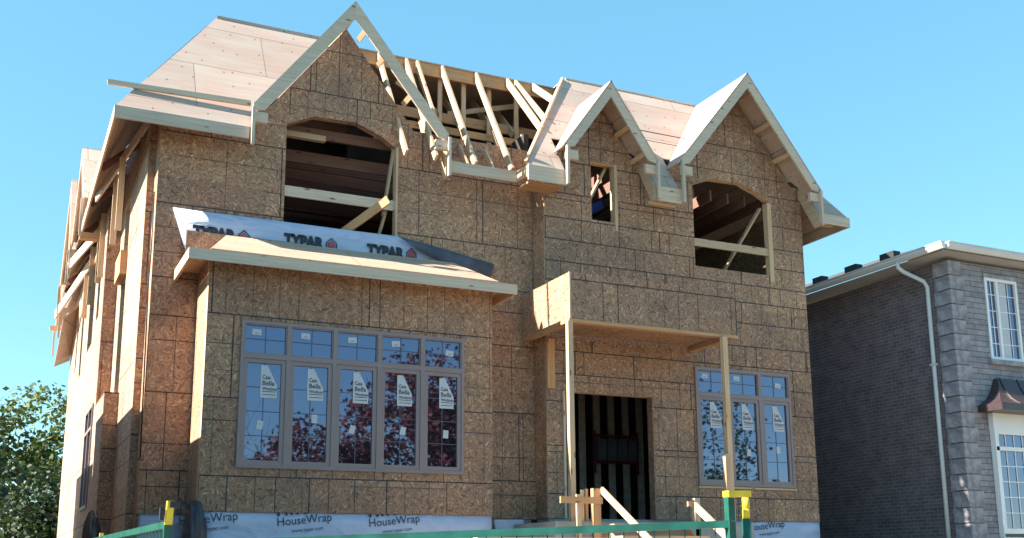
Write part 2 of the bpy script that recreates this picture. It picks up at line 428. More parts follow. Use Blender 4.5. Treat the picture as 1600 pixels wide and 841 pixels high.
# ================================================================== GROUND
def sheet(name, mat, pts, z, **k):
    m = MB(); m.face([(x, y, z) for x, y in pts]); return m.build(name, mat, None, kind='structure', **k)
sheet('ground', 'lawn', [(-600, -600), (600, -600), (600, 900), (-600, 900)], -1.62)
sheet('road', 'asphalt', [(-200, -9), (200, -9), (200, -1), (-200, -1)], -1.612)
m = MB(); m.box(-200, 200, .8, 2.3, -1.60, -1.50); m.build('pavement', 'concrete', None, kind='structure')
m = MB(); m.box(-200, 200, -1.0, -.85, -1.62, -1.49); m.build('kerb', 'concrete', None, kind='structure')
m = MB()   # built-up site ground round the house
xs = [-12, -2, 0, 8, 15, 17, 40]; ys = [2.3, 6, 10, 14, 16, 24, 34, 60]
hz = lambda x, y: -1.6+1.35*max(0, min(1, (y-3)/11))+.04*math.sin(x*2+y)
for i in range(len(xs)-1):
    for j in range(len(ys)-1):
        m.face([(xs[i], ys[j], hz(xs[i], ys[j])), (xs[i+1], ys[j], hz(xs[i+1], ys[j])), (xs[i+1], ys[j+1], hz(xs[i+1], ys[j+1])), (xs[i], ys[j+1], hz(xs[i], ys[j+1]))])
m.build('site_ground', 'dirt', None, kind='structure')

# ================================================================== HOUSE UNDER CONSTRUCTION
YB, YL, YR = 16.0, 17.0, 16.54
FZ = .80                      # top of foundation
H = empty('house', 8.2, 17, -.3, 'large unfinished two storey house sheathed in strand board with open gabled roof framing', 'house')
SL = 1.576                    # main roof slope
zA = lambda y: 6.94+(y-16.5)*SL          # left front roof plane
zB = lambda y: 6.92+(y-16.05)*SL         # right front roof plane
TOP = 9.58

def arch(x0, x1, z0, zs, zt, cut):
    """opening with a flattened arch head"""
    return [(x0, z0), (x1, z0), (x1, zs), (x1-cut*.45, zs+(zt-zs)*.55), (x1-cut, zt-(zt-zs)*.08), ((x0+x1)/2+.25, zt+.02), (x0+cut*.75, zt), (x0+cut*.3, zs+(zt-zs)*.62), (x0, zs+(zt-zs)*.35)]
on = lambda pts, y: [(a, y, z) for a, z in pts]
ox = lambda pts, x: [(x, a, z) for a, z in pts]

# left front wall with the big gable
pw, gx0, gx1, ga = 4.95, 3.68, 6.22, 9.27
w1 = arch(3.965, 5.90, 5.05, 7.20, 7.53, .62)
out = [(1.95, FZ), (8.57, FZ), (8.57, 7.58), (gx1, 7.58), (pw, ga), (gx0, 7.58), (1.95, 7.58)]
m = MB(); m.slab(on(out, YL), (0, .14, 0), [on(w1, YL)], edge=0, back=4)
tl = lambda x: 7.58 if not gx0 < x < gx1 else ga-abs(x-pw)*1.33
chalk(m, 'y', YL, 1.95, 8.57, FZ, 9.2, [(3.965, 5.90, 5.05, 7.5), (2.65, 7.29, .8, 4.6)], seed=3, topf=tl, rows=[1.45, 2.64, 3.84, 4.45, 5.66, 6.86, 7.98], dens=.75)
m.build('front_wall', ['osb', 'line', 'line2', 'wood', 'dark'], H, label='left front wall with tall gable and arched window opening')
# stepped return and corner strip at the left
m = MB(); m.slab([(1.952, 17.142, .3), (1.952, 17.142, 7.5), (1.952, 17.448, 7.5), (1.952, 17.448, .3)], (.1, 0, 0))
m.slab([(1.84, 17.45, .3), (1.99, 17.45, .3), (1.99, 17.45, 7.4), (1.84, 17.45, 7.4)], (0, .1, 0))
chalk(m, 'y', 17.45, 1.84, 1.95, FZ, 7, seed=5, dens=.4)
m.build('corner_wall', ['osb', 'line', 'line2'], H)
# side wall, near part (x=1.84)
zb = atx(175, 595, 1.6).z
zh0, zh1 = atx(189, 446, 1.84).z, atx(189, 416, 1.84).z
op1 = [(19.84, zb), (20.63, zb), (20.63, zh0), (19.84, zh0)]; op2 = [(19.84, zh1), (20.63, zh1), (20.63, 6.6), (19.84, 6.6)]
m = MB(); m.slab(ox([(17.55, .3), (21.4, .3), (21.4, 7.3), (17.55, 7.3)], 1.84), (.14, 0, 0), [ox(op1, 1.84), ox(op2, 1.84)], edge=3, back=4)
chalk(m, 'x', 1.84, 17.55, 21.4, FZ, 7.3, [(19.84, 20.63, zb, 6.6)], mats=(2, 2), seed=8, dens=.12)
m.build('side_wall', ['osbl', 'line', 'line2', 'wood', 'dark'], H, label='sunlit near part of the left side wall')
m = MB(); m.box(1.72, 1.835, 19.8, 20.7, zh0, zh1); m.build('header', 'woodo', H)
# side wall, rear part (x=1.6) with window openings
sw = (21.75, 23.35, 1.12, 3.09)
ups = [(22.3, 22.9, 4.9, 6.3), (23.6, 24.9, 4.6, 6.5), (26.5, 27.1, 4.4, 6.2), (28.4, 28.8, 4.8, 6.2)]
rc = lambda a: [(a[0], a[2]), (a[1], a[2]), (a[1], a[3]), (a[0], a[3])]
m = MB(); m.slab(ox([(19.77, FZ-.4), (31.0, FZ-.4), (31.0, 6.9), (21.48, 6.9), (21.48, zb-.03), (19.77, zb-.03)], 1.6), (.14, 0, 0), [ox(rc(a), 1.6) for a in [sw]+ups], edge=3, back=4)
chalk(m, 'x', 1.6, 21.4, 31, FZ, 6.9, [sw]+ups, mats=(2, 2), seed=9, dens=.1)
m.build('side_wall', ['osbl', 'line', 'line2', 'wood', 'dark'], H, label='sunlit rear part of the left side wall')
m = MB(); m.slab([(1.6, 19.66, FZ-.4), (1.84, 19.66, FZ-.4), (1.84, 19.66, zb), (1.6, 19.66, zb)], (0, .1, 0)); m.slab([(1.6, 19.66, zb+.002), (1.84, 19.66, zb+.002), (1.84, 21.4, zb+.002), (1.6, 21.4, zb+.002)], (0, 0, -.02))
m.slab([(1.6, 21.37, zb), (1.84, 21.37, zb), (1.84, 21.37, 6.9), (1.6, 21.37, 6.9)], (0, .1, 0))
chalk(m, 'y', 19.66, 1.6, 1.84, FZ, zb, seed=2, dens=.5); chalk(m, 'y', 21.37, 1.6, 1.84, zb, 6.9, seed=12, dens=.5)
m.build('bump_out', ['osb', 'line', 'line2'], H)

# bay
bw = (3.163, 6.775, 1.439, 3.652)
m = MB(); m.slab(on([(2.65, FZ), (7.29, FZ), (7.29, 4.62), (2.65, 4.62)], YB), (0, .14, 0), [on(rc(bw), YB)], edge=3, back=4)
chalk(m, 'y', YB, 2.65, 7.29, FZ, 4.62, [bw], seed=21, rows=[aty(340, 743.5, YB).z, 2.46, 3.72], dens=.75)
m.slab([(2.65, 16.14, FZ), (2.65, 16.99, FZ), (2.65, 16.99, 4.62), (2.65, 16.14, 4.62)], (.12, 0, 0))
m.slab([(7.29, 16.14, FZ), (7.29, 16.99, FZ), (7.29, 16.99, 4.62), (7.29, 16.14, 4.62)], (-.12, 0, 0))
m.build('bay_wall', ['osb', 'line', 'line2', 'wood', 'dark'], H, label='projecting bay wall around the five pane window')
# bay roof
rf = empty('x', 0, 0, 0, '', '') if False else None
BZ0, BZ1 = 4.40, 4.565
b1('fascia_board', 'woodw', H, (2.28, 15.6, (BZ0+BZ1)/2), (7.56, 15.6, (BZ0+BZ1)/2), .04, BZ1-BZ0, label='long fascia board across the bay roof')
b1('fascia_board', 'wood', H, (2.30, 15.621, (BZ0+BZ1)/2), (2.30, 16.98, (BZ0+BZ1)/2), .04, BZ1-BZ0)
b1('fascia_board', 'wood', H, (7.54, 15.621, (BZ0+BZ1)/2), (7.54, 16.98, (BZ0+BZ1)/2), .04, BZ1-BZ0)
m = MB()
e0, e1 = 2.60, 7.25; t0, t1 = 2.98, 6.85
P = [(e0, 15.63, 4.60), (e1, 15.63, 4.60), (t1, 16.6, 5.12), (t0, 16.6, 5.12)]
m.slab(P, (0, .01, -.02))
m.slab([(t0, 16.6, 5.122), (t1, 16.6, 5.122), (t1, 16.97, 5.14), (t0, 16.97, 5.14)], (0, 0, -.02))
m.slab([(e0, 15.63, 4.60), (t0, 16.6, 5.12), (t0, 16.97, 5.12), (e0, 16.97, 4.60)], (.01, 0, -.02))
m.slab([(e1, 15.63, 4.60), (t1, 16.6, 5.12), (t1, 16.97, 5.12), (e1, 16.97, 4.60)], (-.01, 0, -.02))
m.build('bay_roof', 'plyt', H)
m = MB(); m.slab([(2.33, 15.63, 4.56), (7.51, 15.63, 4.56), (7.51, 16.98, 4.56), (2.33, 16.98, 4.56)], (0, 0, .02))
m.build('bay_soffit', 'wood', H)
for i in range(9):
    x = 2.5+i*.6
    b1('lookout', 'wood', H, (x, 15.622, 4.51), (x, 15.985, 4.51), .038, .075)
m = MB(); m.slab([(2.42, 16.9, 4.58), (4.2, 16.9, 4.58), (4.2, 16.9, 5.23), (2.42, 16.9, 5.22)], (0, .012, 0)); m.build('backing_board', 'osb', H)

# right front wall with two gables, slit window, arched opening, door, ground floor window
g2 = (9.70, 8.58, 8.92, 10.48); g3 = (12.85, 9.36, 11.42, 14.28)
def tR(x):
    for (c, t, a, b) in (g2, g3):
        if a < x < b: return 7.58+(t-7.58)*(1-abs(x-c)/(c-a if x < c else b-c))
    return 7.58
slit = (9.555, 10.05, 6.256, 7.394)
w3 = arch(11.83, 13.68, 5.635, 7.18, 7.46, .60)
dr = (8.905, 10.74, FZ, 3.01); rw = (11.70, 13.93, 1.435, 3.655)
out = [(8.575, FZ+.002), (8.905, FZ+.002), (8.905, 3.01), (10.74, 3.01), (10.74, FZ+.002), (14.5, FZ+.002), (14.5, 7.58), (g3[3], 7.58), (g3[0], g3[1]), (g3[2], 7.58), (g2[3], 7.58), (g2[0], g2[1]), (g2[2], 7.58), (8.575, 7.58)]
m = MB(); m.slab(on(out, YR), (0, .14, 0), [on(rc(slit), YR), on(w3, YR), on(rc(rw), YR)], edge=3, back=4)
chalk(m, 'y', YR, 8.575, 14.5, FZ, 9.3, [slit, (11.83, 13.68, 5.635, 7.42), dr, rw, (8.33, 11.7, 3.95, 4.78)], seed=33, topf=tR, step=.36,
      rows=[1.22, 2.05, 2.83, 3.32, 3.74, 4.14, 4.6, 5.02, 5.38, 5.79, 6.2, 6.68, 7.3, 8.2], dens=.72)
m.build('front_wall', ['osb', 'line', 'line2', 'wood', 'dark'], H, label='right front wall with two gables, doorway and slit window')
m = MB(); m.slab([(8.57, 16.56, FZ), (8.57, 16.99, FZ), (8.57, 16.99, 7.5), (8.57, 16.56, 7.5)], (.14, 0, 0)); m.build('return_wall', 'osb', H)
m = MB(); m.slab([(14.5, 16.7, FZ), (14.5, 31, FZ), (14.5, 31, 7.2), (14.5, 16.7, 7.2)], (-.14, 0, 0)); m.slab([(1.75, 31, FZ), (14.5, 31, FZ), (14.5, 31, 7), (1.75, 31, 7)], (0, -.14, 0))
m.build('rear_wall', 'osb', H)
# jamb studs and window framing
bx('window_stud', 'wood', H, 5.895, 5.935, 16.96, 17.1, 5.3, 7.2); bx('window_stud', 'wood', H, 10.06, 10.12, 16.53, 16.66, 6.1, 7.4); bx('window_stud', 'wood', H, 13.62, 13.72, 16.525, 16.66, 5.5, 7.15)
bx('guard_rail', 'woodw', H, 3.97, 5.9, 17.02, 17.06, 6.06, 6.24); bx('guard_rail', 'wood', H, 11.83, 13.62, 16.56, 16.6, 6.05, 6.2)
bx('header', 'woodo', H, 9.555, 10.06, 16.56, 16.66, 7.36, 7.48)
b1('brace', 'wood', H, (5.75, 17.2, 6.0), (5.9, 17.12, 7.25), .04, .09, (0, 1, 0)); b1('brace', 'wood', H, (5.55, 17.35, 5.0), (5.80, 17.2, 6.1), .04, .09, (0, 1, 0))
b1('brace', 'wood', H, (9.45, 16.85, 6.3), (10.0, 16.75, 7.4), .04, .09, (0, 1, 0)); b1('brace', 'wood', H, (12.9, 17.2, 5.7), (13.62, 16.75, 7.1), .04, .1, (0, 1, 0))
bx('ledger', 'wood', H, 3.97, 4.75, 17.4, 17.5, 7.28, 7.38)
bx('post', 'wood', H, 9.8, 9.95, 17.2, 17.3, 5, 7.8)
m = MB(); q = [aty(p[0], p[1], 17.3) for p in ((923, 320), (940, 312), (944, 325), (925, 334))]; m.slab(q, (0, .02, 0)); tag(m.build('plastic_sheet', 'blue'), 'small blue plastic sheet inside the narrow slit window', 'plastic sheet')
q0, q1 = aty(540, 358, 16.8), aty(607, 312, 16.5)
o = b1('plank', 'woodo', None, q0+Vector((0, .4, 0)), q1, .04, .15, (0, 0, 1)); tag(o, 'short orange plank poking out over the rail of the left arched window', 'plank')

# ---------------- interior
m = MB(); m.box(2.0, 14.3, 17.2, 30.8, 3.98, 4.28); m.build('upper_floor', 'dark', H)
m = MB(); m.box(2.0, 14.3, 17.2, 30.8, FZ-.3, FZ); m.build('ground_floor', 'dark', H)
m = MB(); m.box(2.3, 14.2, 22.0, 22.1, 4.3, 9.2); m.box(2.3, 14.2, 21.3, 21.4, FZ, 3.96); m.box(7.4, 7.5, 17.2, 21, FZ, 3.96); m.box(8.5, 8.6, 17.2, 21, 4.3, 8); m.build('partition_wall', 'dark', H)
for i in range(9): bx('stud', 'studm', H, 9.7+i*.36, 9.74+i*.36+.11, 20.0, 20.05, FZ, 3.95)
for i in range(6): bx('stud', 'woodo', H, 8.86, 8.9, 17.2+i*.5, 17.29+i*.5, FZ, 3.95)
for i in range(9):
    y = 17.5+i*.5+random.uniform(-.08, .08); dz = random.uniform(-.12, .15)
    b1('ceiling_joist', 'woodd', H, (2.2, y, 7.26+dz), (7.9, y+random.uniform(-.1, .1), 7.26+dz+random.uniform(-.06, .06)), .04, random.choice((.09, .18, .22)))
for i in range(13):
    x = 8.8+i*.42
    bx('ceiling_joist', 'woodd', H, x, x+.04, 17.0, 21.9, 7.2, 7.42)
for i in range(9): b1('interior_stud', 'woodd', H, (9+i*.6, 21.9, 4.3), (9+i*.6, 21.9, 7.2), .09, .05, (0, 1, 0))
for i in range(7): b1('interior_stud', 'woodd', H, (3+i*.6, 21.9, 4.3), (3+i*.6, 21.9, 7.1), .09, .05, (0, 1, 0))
k = empty('storage_rack', 12, 19.8, 2.0, 'red framed rack of grey boxes seen through the dark doorway', 'rack')
for z in (2.12, 2.68): bx('rail', 'redp', k, 11.4, 12.4, 19.75, 19.8, z, z+.05)
for i in range(4): bx('box', 'greyp', k, 11.42+i*.25, 11.62+i*.25, 19.7, 19.95, 2.175, 2.64)
for x in (11.37, 12.42): bx('upright', 'redp', k, x, x+.03, 19.76, 19.79, 1.9, 2.8)

# ---------------- main roof
def slope(name, outer, holes=(), mat='ply', t=(0, 0, -.022), **k):
    m = MB(); m.slab(outer, t, holes); return m.build(name, mat, H, **k)
A = lambda x, y: (x, y, zA(y)); B = lambda x, y: (x, y, zB(y))
yA, yBt = 16.5+(TOP-6.94)/SL, 16.05+(TOP-6.92)/SL
slope('roof_deck', [A(1.22, 16.5), A(3.27, 16.5), A(3.30, 16.62), A(3.62, 17.02), A(4.9, 17.02), A(4.9, yA), A(2.9, yA)], label='pale plywood roof slope left of the tall gable')
slope('roof_deck', [B(8.0, 16.05), B(8.74, 16.05), B(8.74, 16.56), B(10.66, 16.56), B(10.66, 16.05), B(11.17, 16.05), B(11.17, 16.56), B(14.52, 16.56), B(14.52, 16.05), B(15.28, 16.05), B(13.62, yBt), B(9.69, yBt)], label='pinkish plywood roof slope behind the two right gables')
slope('roof_deck', [(2.9, yA, TOP), (9.67, yA, TOP), (9.67, yBt, TOP), (13.62, yBt, TOP), (13.62, 29, TOP), (2.9, 29, TOP)], label='flat plywood top of the roof')
sr = 1.576
Xl = lambda z: 1.22+(z-6.94)/sr
slope('roof_deck', [(1.22, 16.5, 6.94), (Xl(7.7), 16.5+(7.7-6.94)/SL, 7.7), (Xl(7.7), 30.5, 7.7), (1.22, 31.3, 6.94)], label='lowest course of the left roof slope')
slope('roof_deck', [(Xl(8.9), 17.74, 8.9), (2.9, yA, TOP), (2.9, 29, TOP), (Xl(8.9), 29.5, 8.9)])
slope('roof_deck', [(Xl(7.7), 22.5, 7.7), (Xl(8.9), 22.5, 8.9), (Xl(8.9), 29.5, 8.9), (Xl(7.7), 30.5, 7.7)])
slope('roof_deck', [(Xl(7.7), 16.98, 7.7), (Xl(8.9), 17.74, 8.9), (Xl(8.9), 20.3, 8.9), (Xl(7.7), 20.3, 7.7)])
for i in range(5):
    y = 20.4+i*.45; b1('rafter', 'woodd', H, (1.9, y, 7.9), (2.9, y, 9.5), .04, .14)
slope('roof_deck', [(15.28, 16.05, 6.92), (13.62, yBt, TOP), (13.62, 29, TOP), (15.28, 31.3, 6.92)], label='right side slope of the main roof')
slope('roof_deck', [(1.22, 31.3, 6.92), (2.9, 29, TOP), (13.62, 29, TOP), (15.28, 31.3, 6.92)], label='rear slope of the main roof')
# top edge strips and beam
bx('edge_board', 'ply', H, 2.92, 4.95, yA-.0, yA+.02, TOP+.002, TOP+.06)
bx('edge_board', 'woodw', H, 9.72, 13.6, yBt-.01, yBt+.02, TOP+.002, TOP+.03)
b1('ridge_beam', 'woodo', H, (5.3, yA+.06, TOP-.14), (8.2, yA+.06, TOP-.14), .06, .25)
b1('ridge_beam', 'woodo', H, (8.202, yA+.06, TOP-.14), (9.85, yA+.06, TOP-.14), .06, .25)
# exposed rafters
def raf(x, y1=None, x0=None, w=.045, mat='wood', d=.13):
    z0 = 6.98; y0 = 16.55
    if x > 8.05: y0 = 16.05+(x-8.0)+.02; z0 = zB(y0)+.0
    x0 = x if x0 is None else x0
    b1('rafter', mat, H, (x0, y0, z0), (x, yA, TOP-.02), w, d, shift=None) if False else b1('rafter', mat, H, (x0, y0, z0-.02), (x, yA+.01, TOP-.07), w, d)
for x in (5.93, 6.48, 6.70, 7.22, 7.94, 8.62, 8.80, 9.2): raf(x)
for x in (6.9, 7.55, 8.25, 8.7): b1('collar_tie', 'wood', H, (x+.1, 18.3, 8.45), (x+.1, 19.3, TOP-.1), .04, .14)
b1('hip_rafter', 'wood', H, (8.02, 16.12, 6.93), (9.66, yBt, TOP-.05), .05, .16)
b1('purlin', 'woodo', H, (6.2, 18.5, 8.62), (9.6, 18.5, 8.62), .05, .2); b1('purlin', 'woodo', H, (6.2, 19.2, 8.25), (9.8, 19.2, 8.25), .05, .2)
b1('purlin', 'woodo', H, (6.3, 17.9, 8.1), (8.8, 17.9, 8.1), .05, .14)
for x in (7.25, 7.75, 8.3, 8.9): b1('web_post', 'wood', H, (x, 18.35, 7.9), (x, 18.35, 9.4), .09, .04, (0, 1, 0))
for x in (6.6, 7.4, 8.1, 8.7): b1('web_post', 'wood', H, (x, 17.3, 7.45), (x+.02, 17.75, 8.2), .045, .12)
b1('web_brace', 'wood', H, (7.5, 18.55, 8.75), (9.3, 18.6, 9.3), .04, .1); b1('web_brace', 'wood', H, (6.4, 18.5, 9.2), (7.3, 18.5, 8.7), .04, .1)
m = MB(); m.box(6.0, 9.9, 20.3, 20.35, 7.5, 9.5); m.build('inner_roof', 'dark', H)

# eave fascias
def fas(x0, x1, y, z0, z1, mat='woodw', **k): return bx('fascia_board', mat, H, x0, x1, y-.02, y+.02, z0, z1, **k)
fas(1.20, 3.24, 16.48, 6.73, 6.925); fas(6.72, 8.0, 16.5, 6.72, 6.925); fas(8.0, 8.76, 16.02, 6.62, 6.9); fas(10.66, 11.2, 16.02, 6.62, 6.9); fas(14.5, 15.29, 16.02, 6.70, 6.9)
b1('fascia_board', 'wood', H, (8.02, 16.04, 6.79), (8.02, 16.48, 6.83), .04, .2)
b1('fascia_board', 'woodw', H, (15.27, 16.045, 6.80), (15.27, 31.2, 6.80), .04, .2)
b1('fascia_board', 'wood', H, (1.215, 16.51, 6.83), (1.215, 23.2, 6.83), .03, .2, label='long sunlit fascia along the left eave')
# eave undersides: lookouts
for x in (1.6, 2.2, 2.8, 7.1, 7.6): b1('lookout', 'wood', H, (x, 16.52, 6.80), (x, 16.985, 7.42), .04, .1)
for x in (8.3, 10.9, 14.7, 15.05): b1('lookout', 'wood', H, (x, 16.05, 6.78), (x, 16.53, 7.4), .04, .1)
bx('soffit_block', 'woodo', H, 8.05, 8.7, 16.1, 16.5, 6.60, 6.64); bx('soffit_block', 'woodo', H, 10.5, 11.1, 16.06, 16.14, 6.54, 6.60)
bx('soffit_block', 'wood', H, 14.5, 14.95, 16.1, 16.2, 6.70, 6.82)
for i in range(5):
    y = 19.0+i*2.1; b1('lookout', 'woodd', H, (1.24, y, 6.78), (1.95, y+.02, 7.45), .04, .12)
b1('brace', 'woodw', H, (1.82, 17.6, 7.2), (1.28, 20.3, 6.66), .04, .16); b1('brace', 'woodw', H, (1.82, 22.2, 7.1), (1.1, 24.8, 6.5), .04, .2); b1('brace', 'woodw', H, (1.58, 25.5, 6.8), (1.05, 28.5, 6.2), .04, .22)
for y in (18.6, 19.5, 21.9, 22.4, 24.4, 25.8): bx('stud', 'wood', H, 1.5, 1.6, y, y+.05, 5.6, 6.9)

# gables: barge boards, lookouts, trims
def gable(px, pz, xl, zl, xr, zr, y, ywall, depth=.2, decks=True, looks=(), yb=None, ext=.14):
    p = Vector((px, y, pz))
    for sx, zz in ((xl, zl), (xr, zr)):
        e = Vector((sx, y, zz)); d = (e-p).normalized(); n = Vector((-d.z, 0, d.x)); n = n if n.z < 0 else -n
        cut = depth/abs(d.x)        # plumb cut at the peak
        a = [p, e, e+Vector((0, 0, -depth*.55)), e+n*depth-d*.06, p+Vector((0, 0, -cut))]
        m = MB(); m.slab(a, (0, -.04, 0)); 
        o = m.build('barge_board', 'woodw', H)
        # vertical end trim and small return block
        s = 1 if sx > px else -1
        bx('end_trim', 'woodw', H, sx-.025, sx+.025, y-.11, y-.045, 6.62, zz-.08)
        bx('return_block', 'woodw', H, min(sx, sx-s*.24)+.0, max(sx, sx-s*.24), y-.04, y+.03, zz-.30, zz-.13)
        for k in looks:
            q = p+(e-p)*k+Vector((0, 0, -.16)); b1('lookout', 'wood', H, (q.x, y+.005, q.z), (q.x, ywall-.005, q.z), .09, .045, upv=n)
        if decks:
            e2 = e+d*ext
            yback = lambda z: 16.05+(z-6.92)/SL
            m = MB(); m.slab([p+Vector((0, -.045, .03)), e2+Vector((0, -.045, .03)), Vector((e2.x, max(y, yback(e2.z)), e2.z+.03)), Vector((px, yback(pz), pz+.03))], n*.025)
            m.build('gable_deck', 'ply' if s > 0 else 'ply', H)
        # rafter tail panel at the foot
        if s > 0:
            m = MB(); zf = zA if y > 16.3 else zB
            m.slab([(sx-.03, ywall, zf(ywall)-.02), (sx-.03, y+.02, zf(y+.05)-.04), (sx-.03, y+.02, 6.62), (sx-.03, y+.14, 6.62), (sx-.03, ywall, zf(ywall)-.36)], (.03, 0, 0)); m.build('rafter_tail', 'wood', H)
gable(4.95, 9.53, 3.29, 7.34, 6.68, 7.40, 16.5, 17.0, .2, False, (.13, .33, .62))
gable(9.70, 8.76, 8.74, 7.42, 10.64, 7.40, 16.0, 16.54, .17, True, (.45, .8), ext=.17)
gable(12.85, 9.55, 11.2, 7.50, 14.5, 7.42, 16.0, 16.54, .18, True, (.35, .62), ext=.16)
b1('ridge_board', 'wood', H, (4.95, 16.52, 9.33), (4.95, 18.1, 9.40), .04, .16)
# side dormer gables on the left slope (seen edge on)
def sidegable(yc, zc, y0, y1, zl, x0=1.05):
    for ye in (y0, y1):
        p = Vector((x0, yc, zc)); e = Vector((x0, ye, zl)); d = (e-p).normalized(); n = Vector((0, -d.z, d.y)); n = n if n.z < 0 else -n
        m = MB(); m.slab([p, e, e+n*.16, p+Vector((0, 0, -.16/abs(d.y)))], (-.035, 0, 0)); m.build('barge_board', 'wood', H)
        xb = lambda z: 1.22+(z-6.94)/sr
        m = MB(); m.slab([p+Vector((-.03, 0, .03)), e+Vector((-.03, 0, .03)), Vector((max(1.3, xb(zl)), ye, zl+.03)), Vector((xb(zc), yc, zc+.03))], n*.025); m.build('gable_deck', 'ply', H)
        bx('end_trim', 'woodw', H, x0-.07, x0-.02, ye-.03, ye+.03, zl-.75, zl)
sidegable(23.1, 8.62, 21.5, 24.7, 7.02, 1.15); sidegable(26.2, 8.95, 24.9, 28.2, 6.9, 1.12); sidegable(29.6, 7.8, 28.6, 31.2, 6.4, 1.2)
m = MB(); m.slab([(1.25, 28.8, 6.2), (1.6, 28.8, 6.6), (1.6, 31.3, 5.6), (1.22, 31.3, 5.4)], (0, 0, -.03)); m.build('eave_board', 'ply', H)
bx('soffit_block', 'woodo', H, 1.14, 1.5, 22.2, 22.35, 6.42, 6.56)

# ---------------- porch canopy
XP, YP = 8.33, 15.2
m = MB(); m.slab(on([(XP, 3.99), (11.7, 3.99), (11.7, 4.78), (XP, 4.78)], YP), (0, .012, 0)); chalk(m, 'y', YP, XP, 11.7, 3.99, 4.78, seed=41, rows=[4.66], dens=.6, step=.3)
m.slab([(XP, YP+.013, 3.99), (XP, 16.98, 3.99), (XP, 16.98, 4.78), (XP, YP+.013, 4.78)], (.012, 0, 0))
m.slab([(11.7, YP+.013, 3.99), (11.7, 16.53, 3.99), (11.7, 16.53, 4.78), (11.7, YP+.013, 4.78)], (-.012, 0, 0))
m.build('porch_canopy', ['osb', 'line', 'line2'], H, label='box shaped strand board canopy over the porch')
bx('corner_stud', 'wood', H, XP-.012, XP+.02, YP-.02, YP-.002, 3.99, 4.78)
bx('porch_beam', 'woodo', H, XP-.02, 11.72, YP-.01, YP+.13, 3.93, 3.988); bx('porch_beam', 'woodo', H, XP-.02, XP+.12, YP+.131, 16.98, 3.93, 3.988); bx('porch_beam', 'woodo', H, 11.58, 11.72, YP+.131, 16.53, 3.93, 3.988)
m = MB(); m.slab([(XP+.05, YP+.05, 4.02), (11.6, YP+.05, 4.02), (11.6, 16.5, 4.02), (XP+.05, 16.5, 4.02)], (0, 0, .02)); m.build('porch_ceiling', 'osb', H)
bx('porch_post', 'wood', H, 8.24, 8.33, 15.10, 15.19, -.2, 3.925); bx('porch_post', 'wood', H, 11.33, 11.43, 15.12, 15.21, -.2, 3.925)
bx('post_splice', 'wood', H, 11.24, 11.325, 15.08, 15.17, -.2, 1.86)
bx('wall_trim', 'woodo', H, 8.58, 8.73, 16.50, 16.535, 3.04, 3.93)
bx('door_jamb', 'woodw', H, 8.885, 8.925, 16.50, 16.66, FZ, 3.01); bx('door_jamb', 'osb', H, 10.72, 10.76, 16.50, 16.68, FZ, 3.01)
m = MB(); m.box(7.9, 11.7, 15.0, 16.5, -.3, FZ-.12); m.build('porch_slab', 'concrete', H)
# foundation
m = MB(); m.box(2.67, 7.27, 16.03, 16.9, -.5, FZ-.002); m.box(1.97, 14.48, 17.03, 30.9, -.5, FZ-.31); m.box(8.6, 14.48, 16.57, 17.0, -.5, FZ-.002); m.box(1.98, 8.5, 17.035, 17.2, -.31, FZ-.002); m.build('foundation', 'concrete', H)

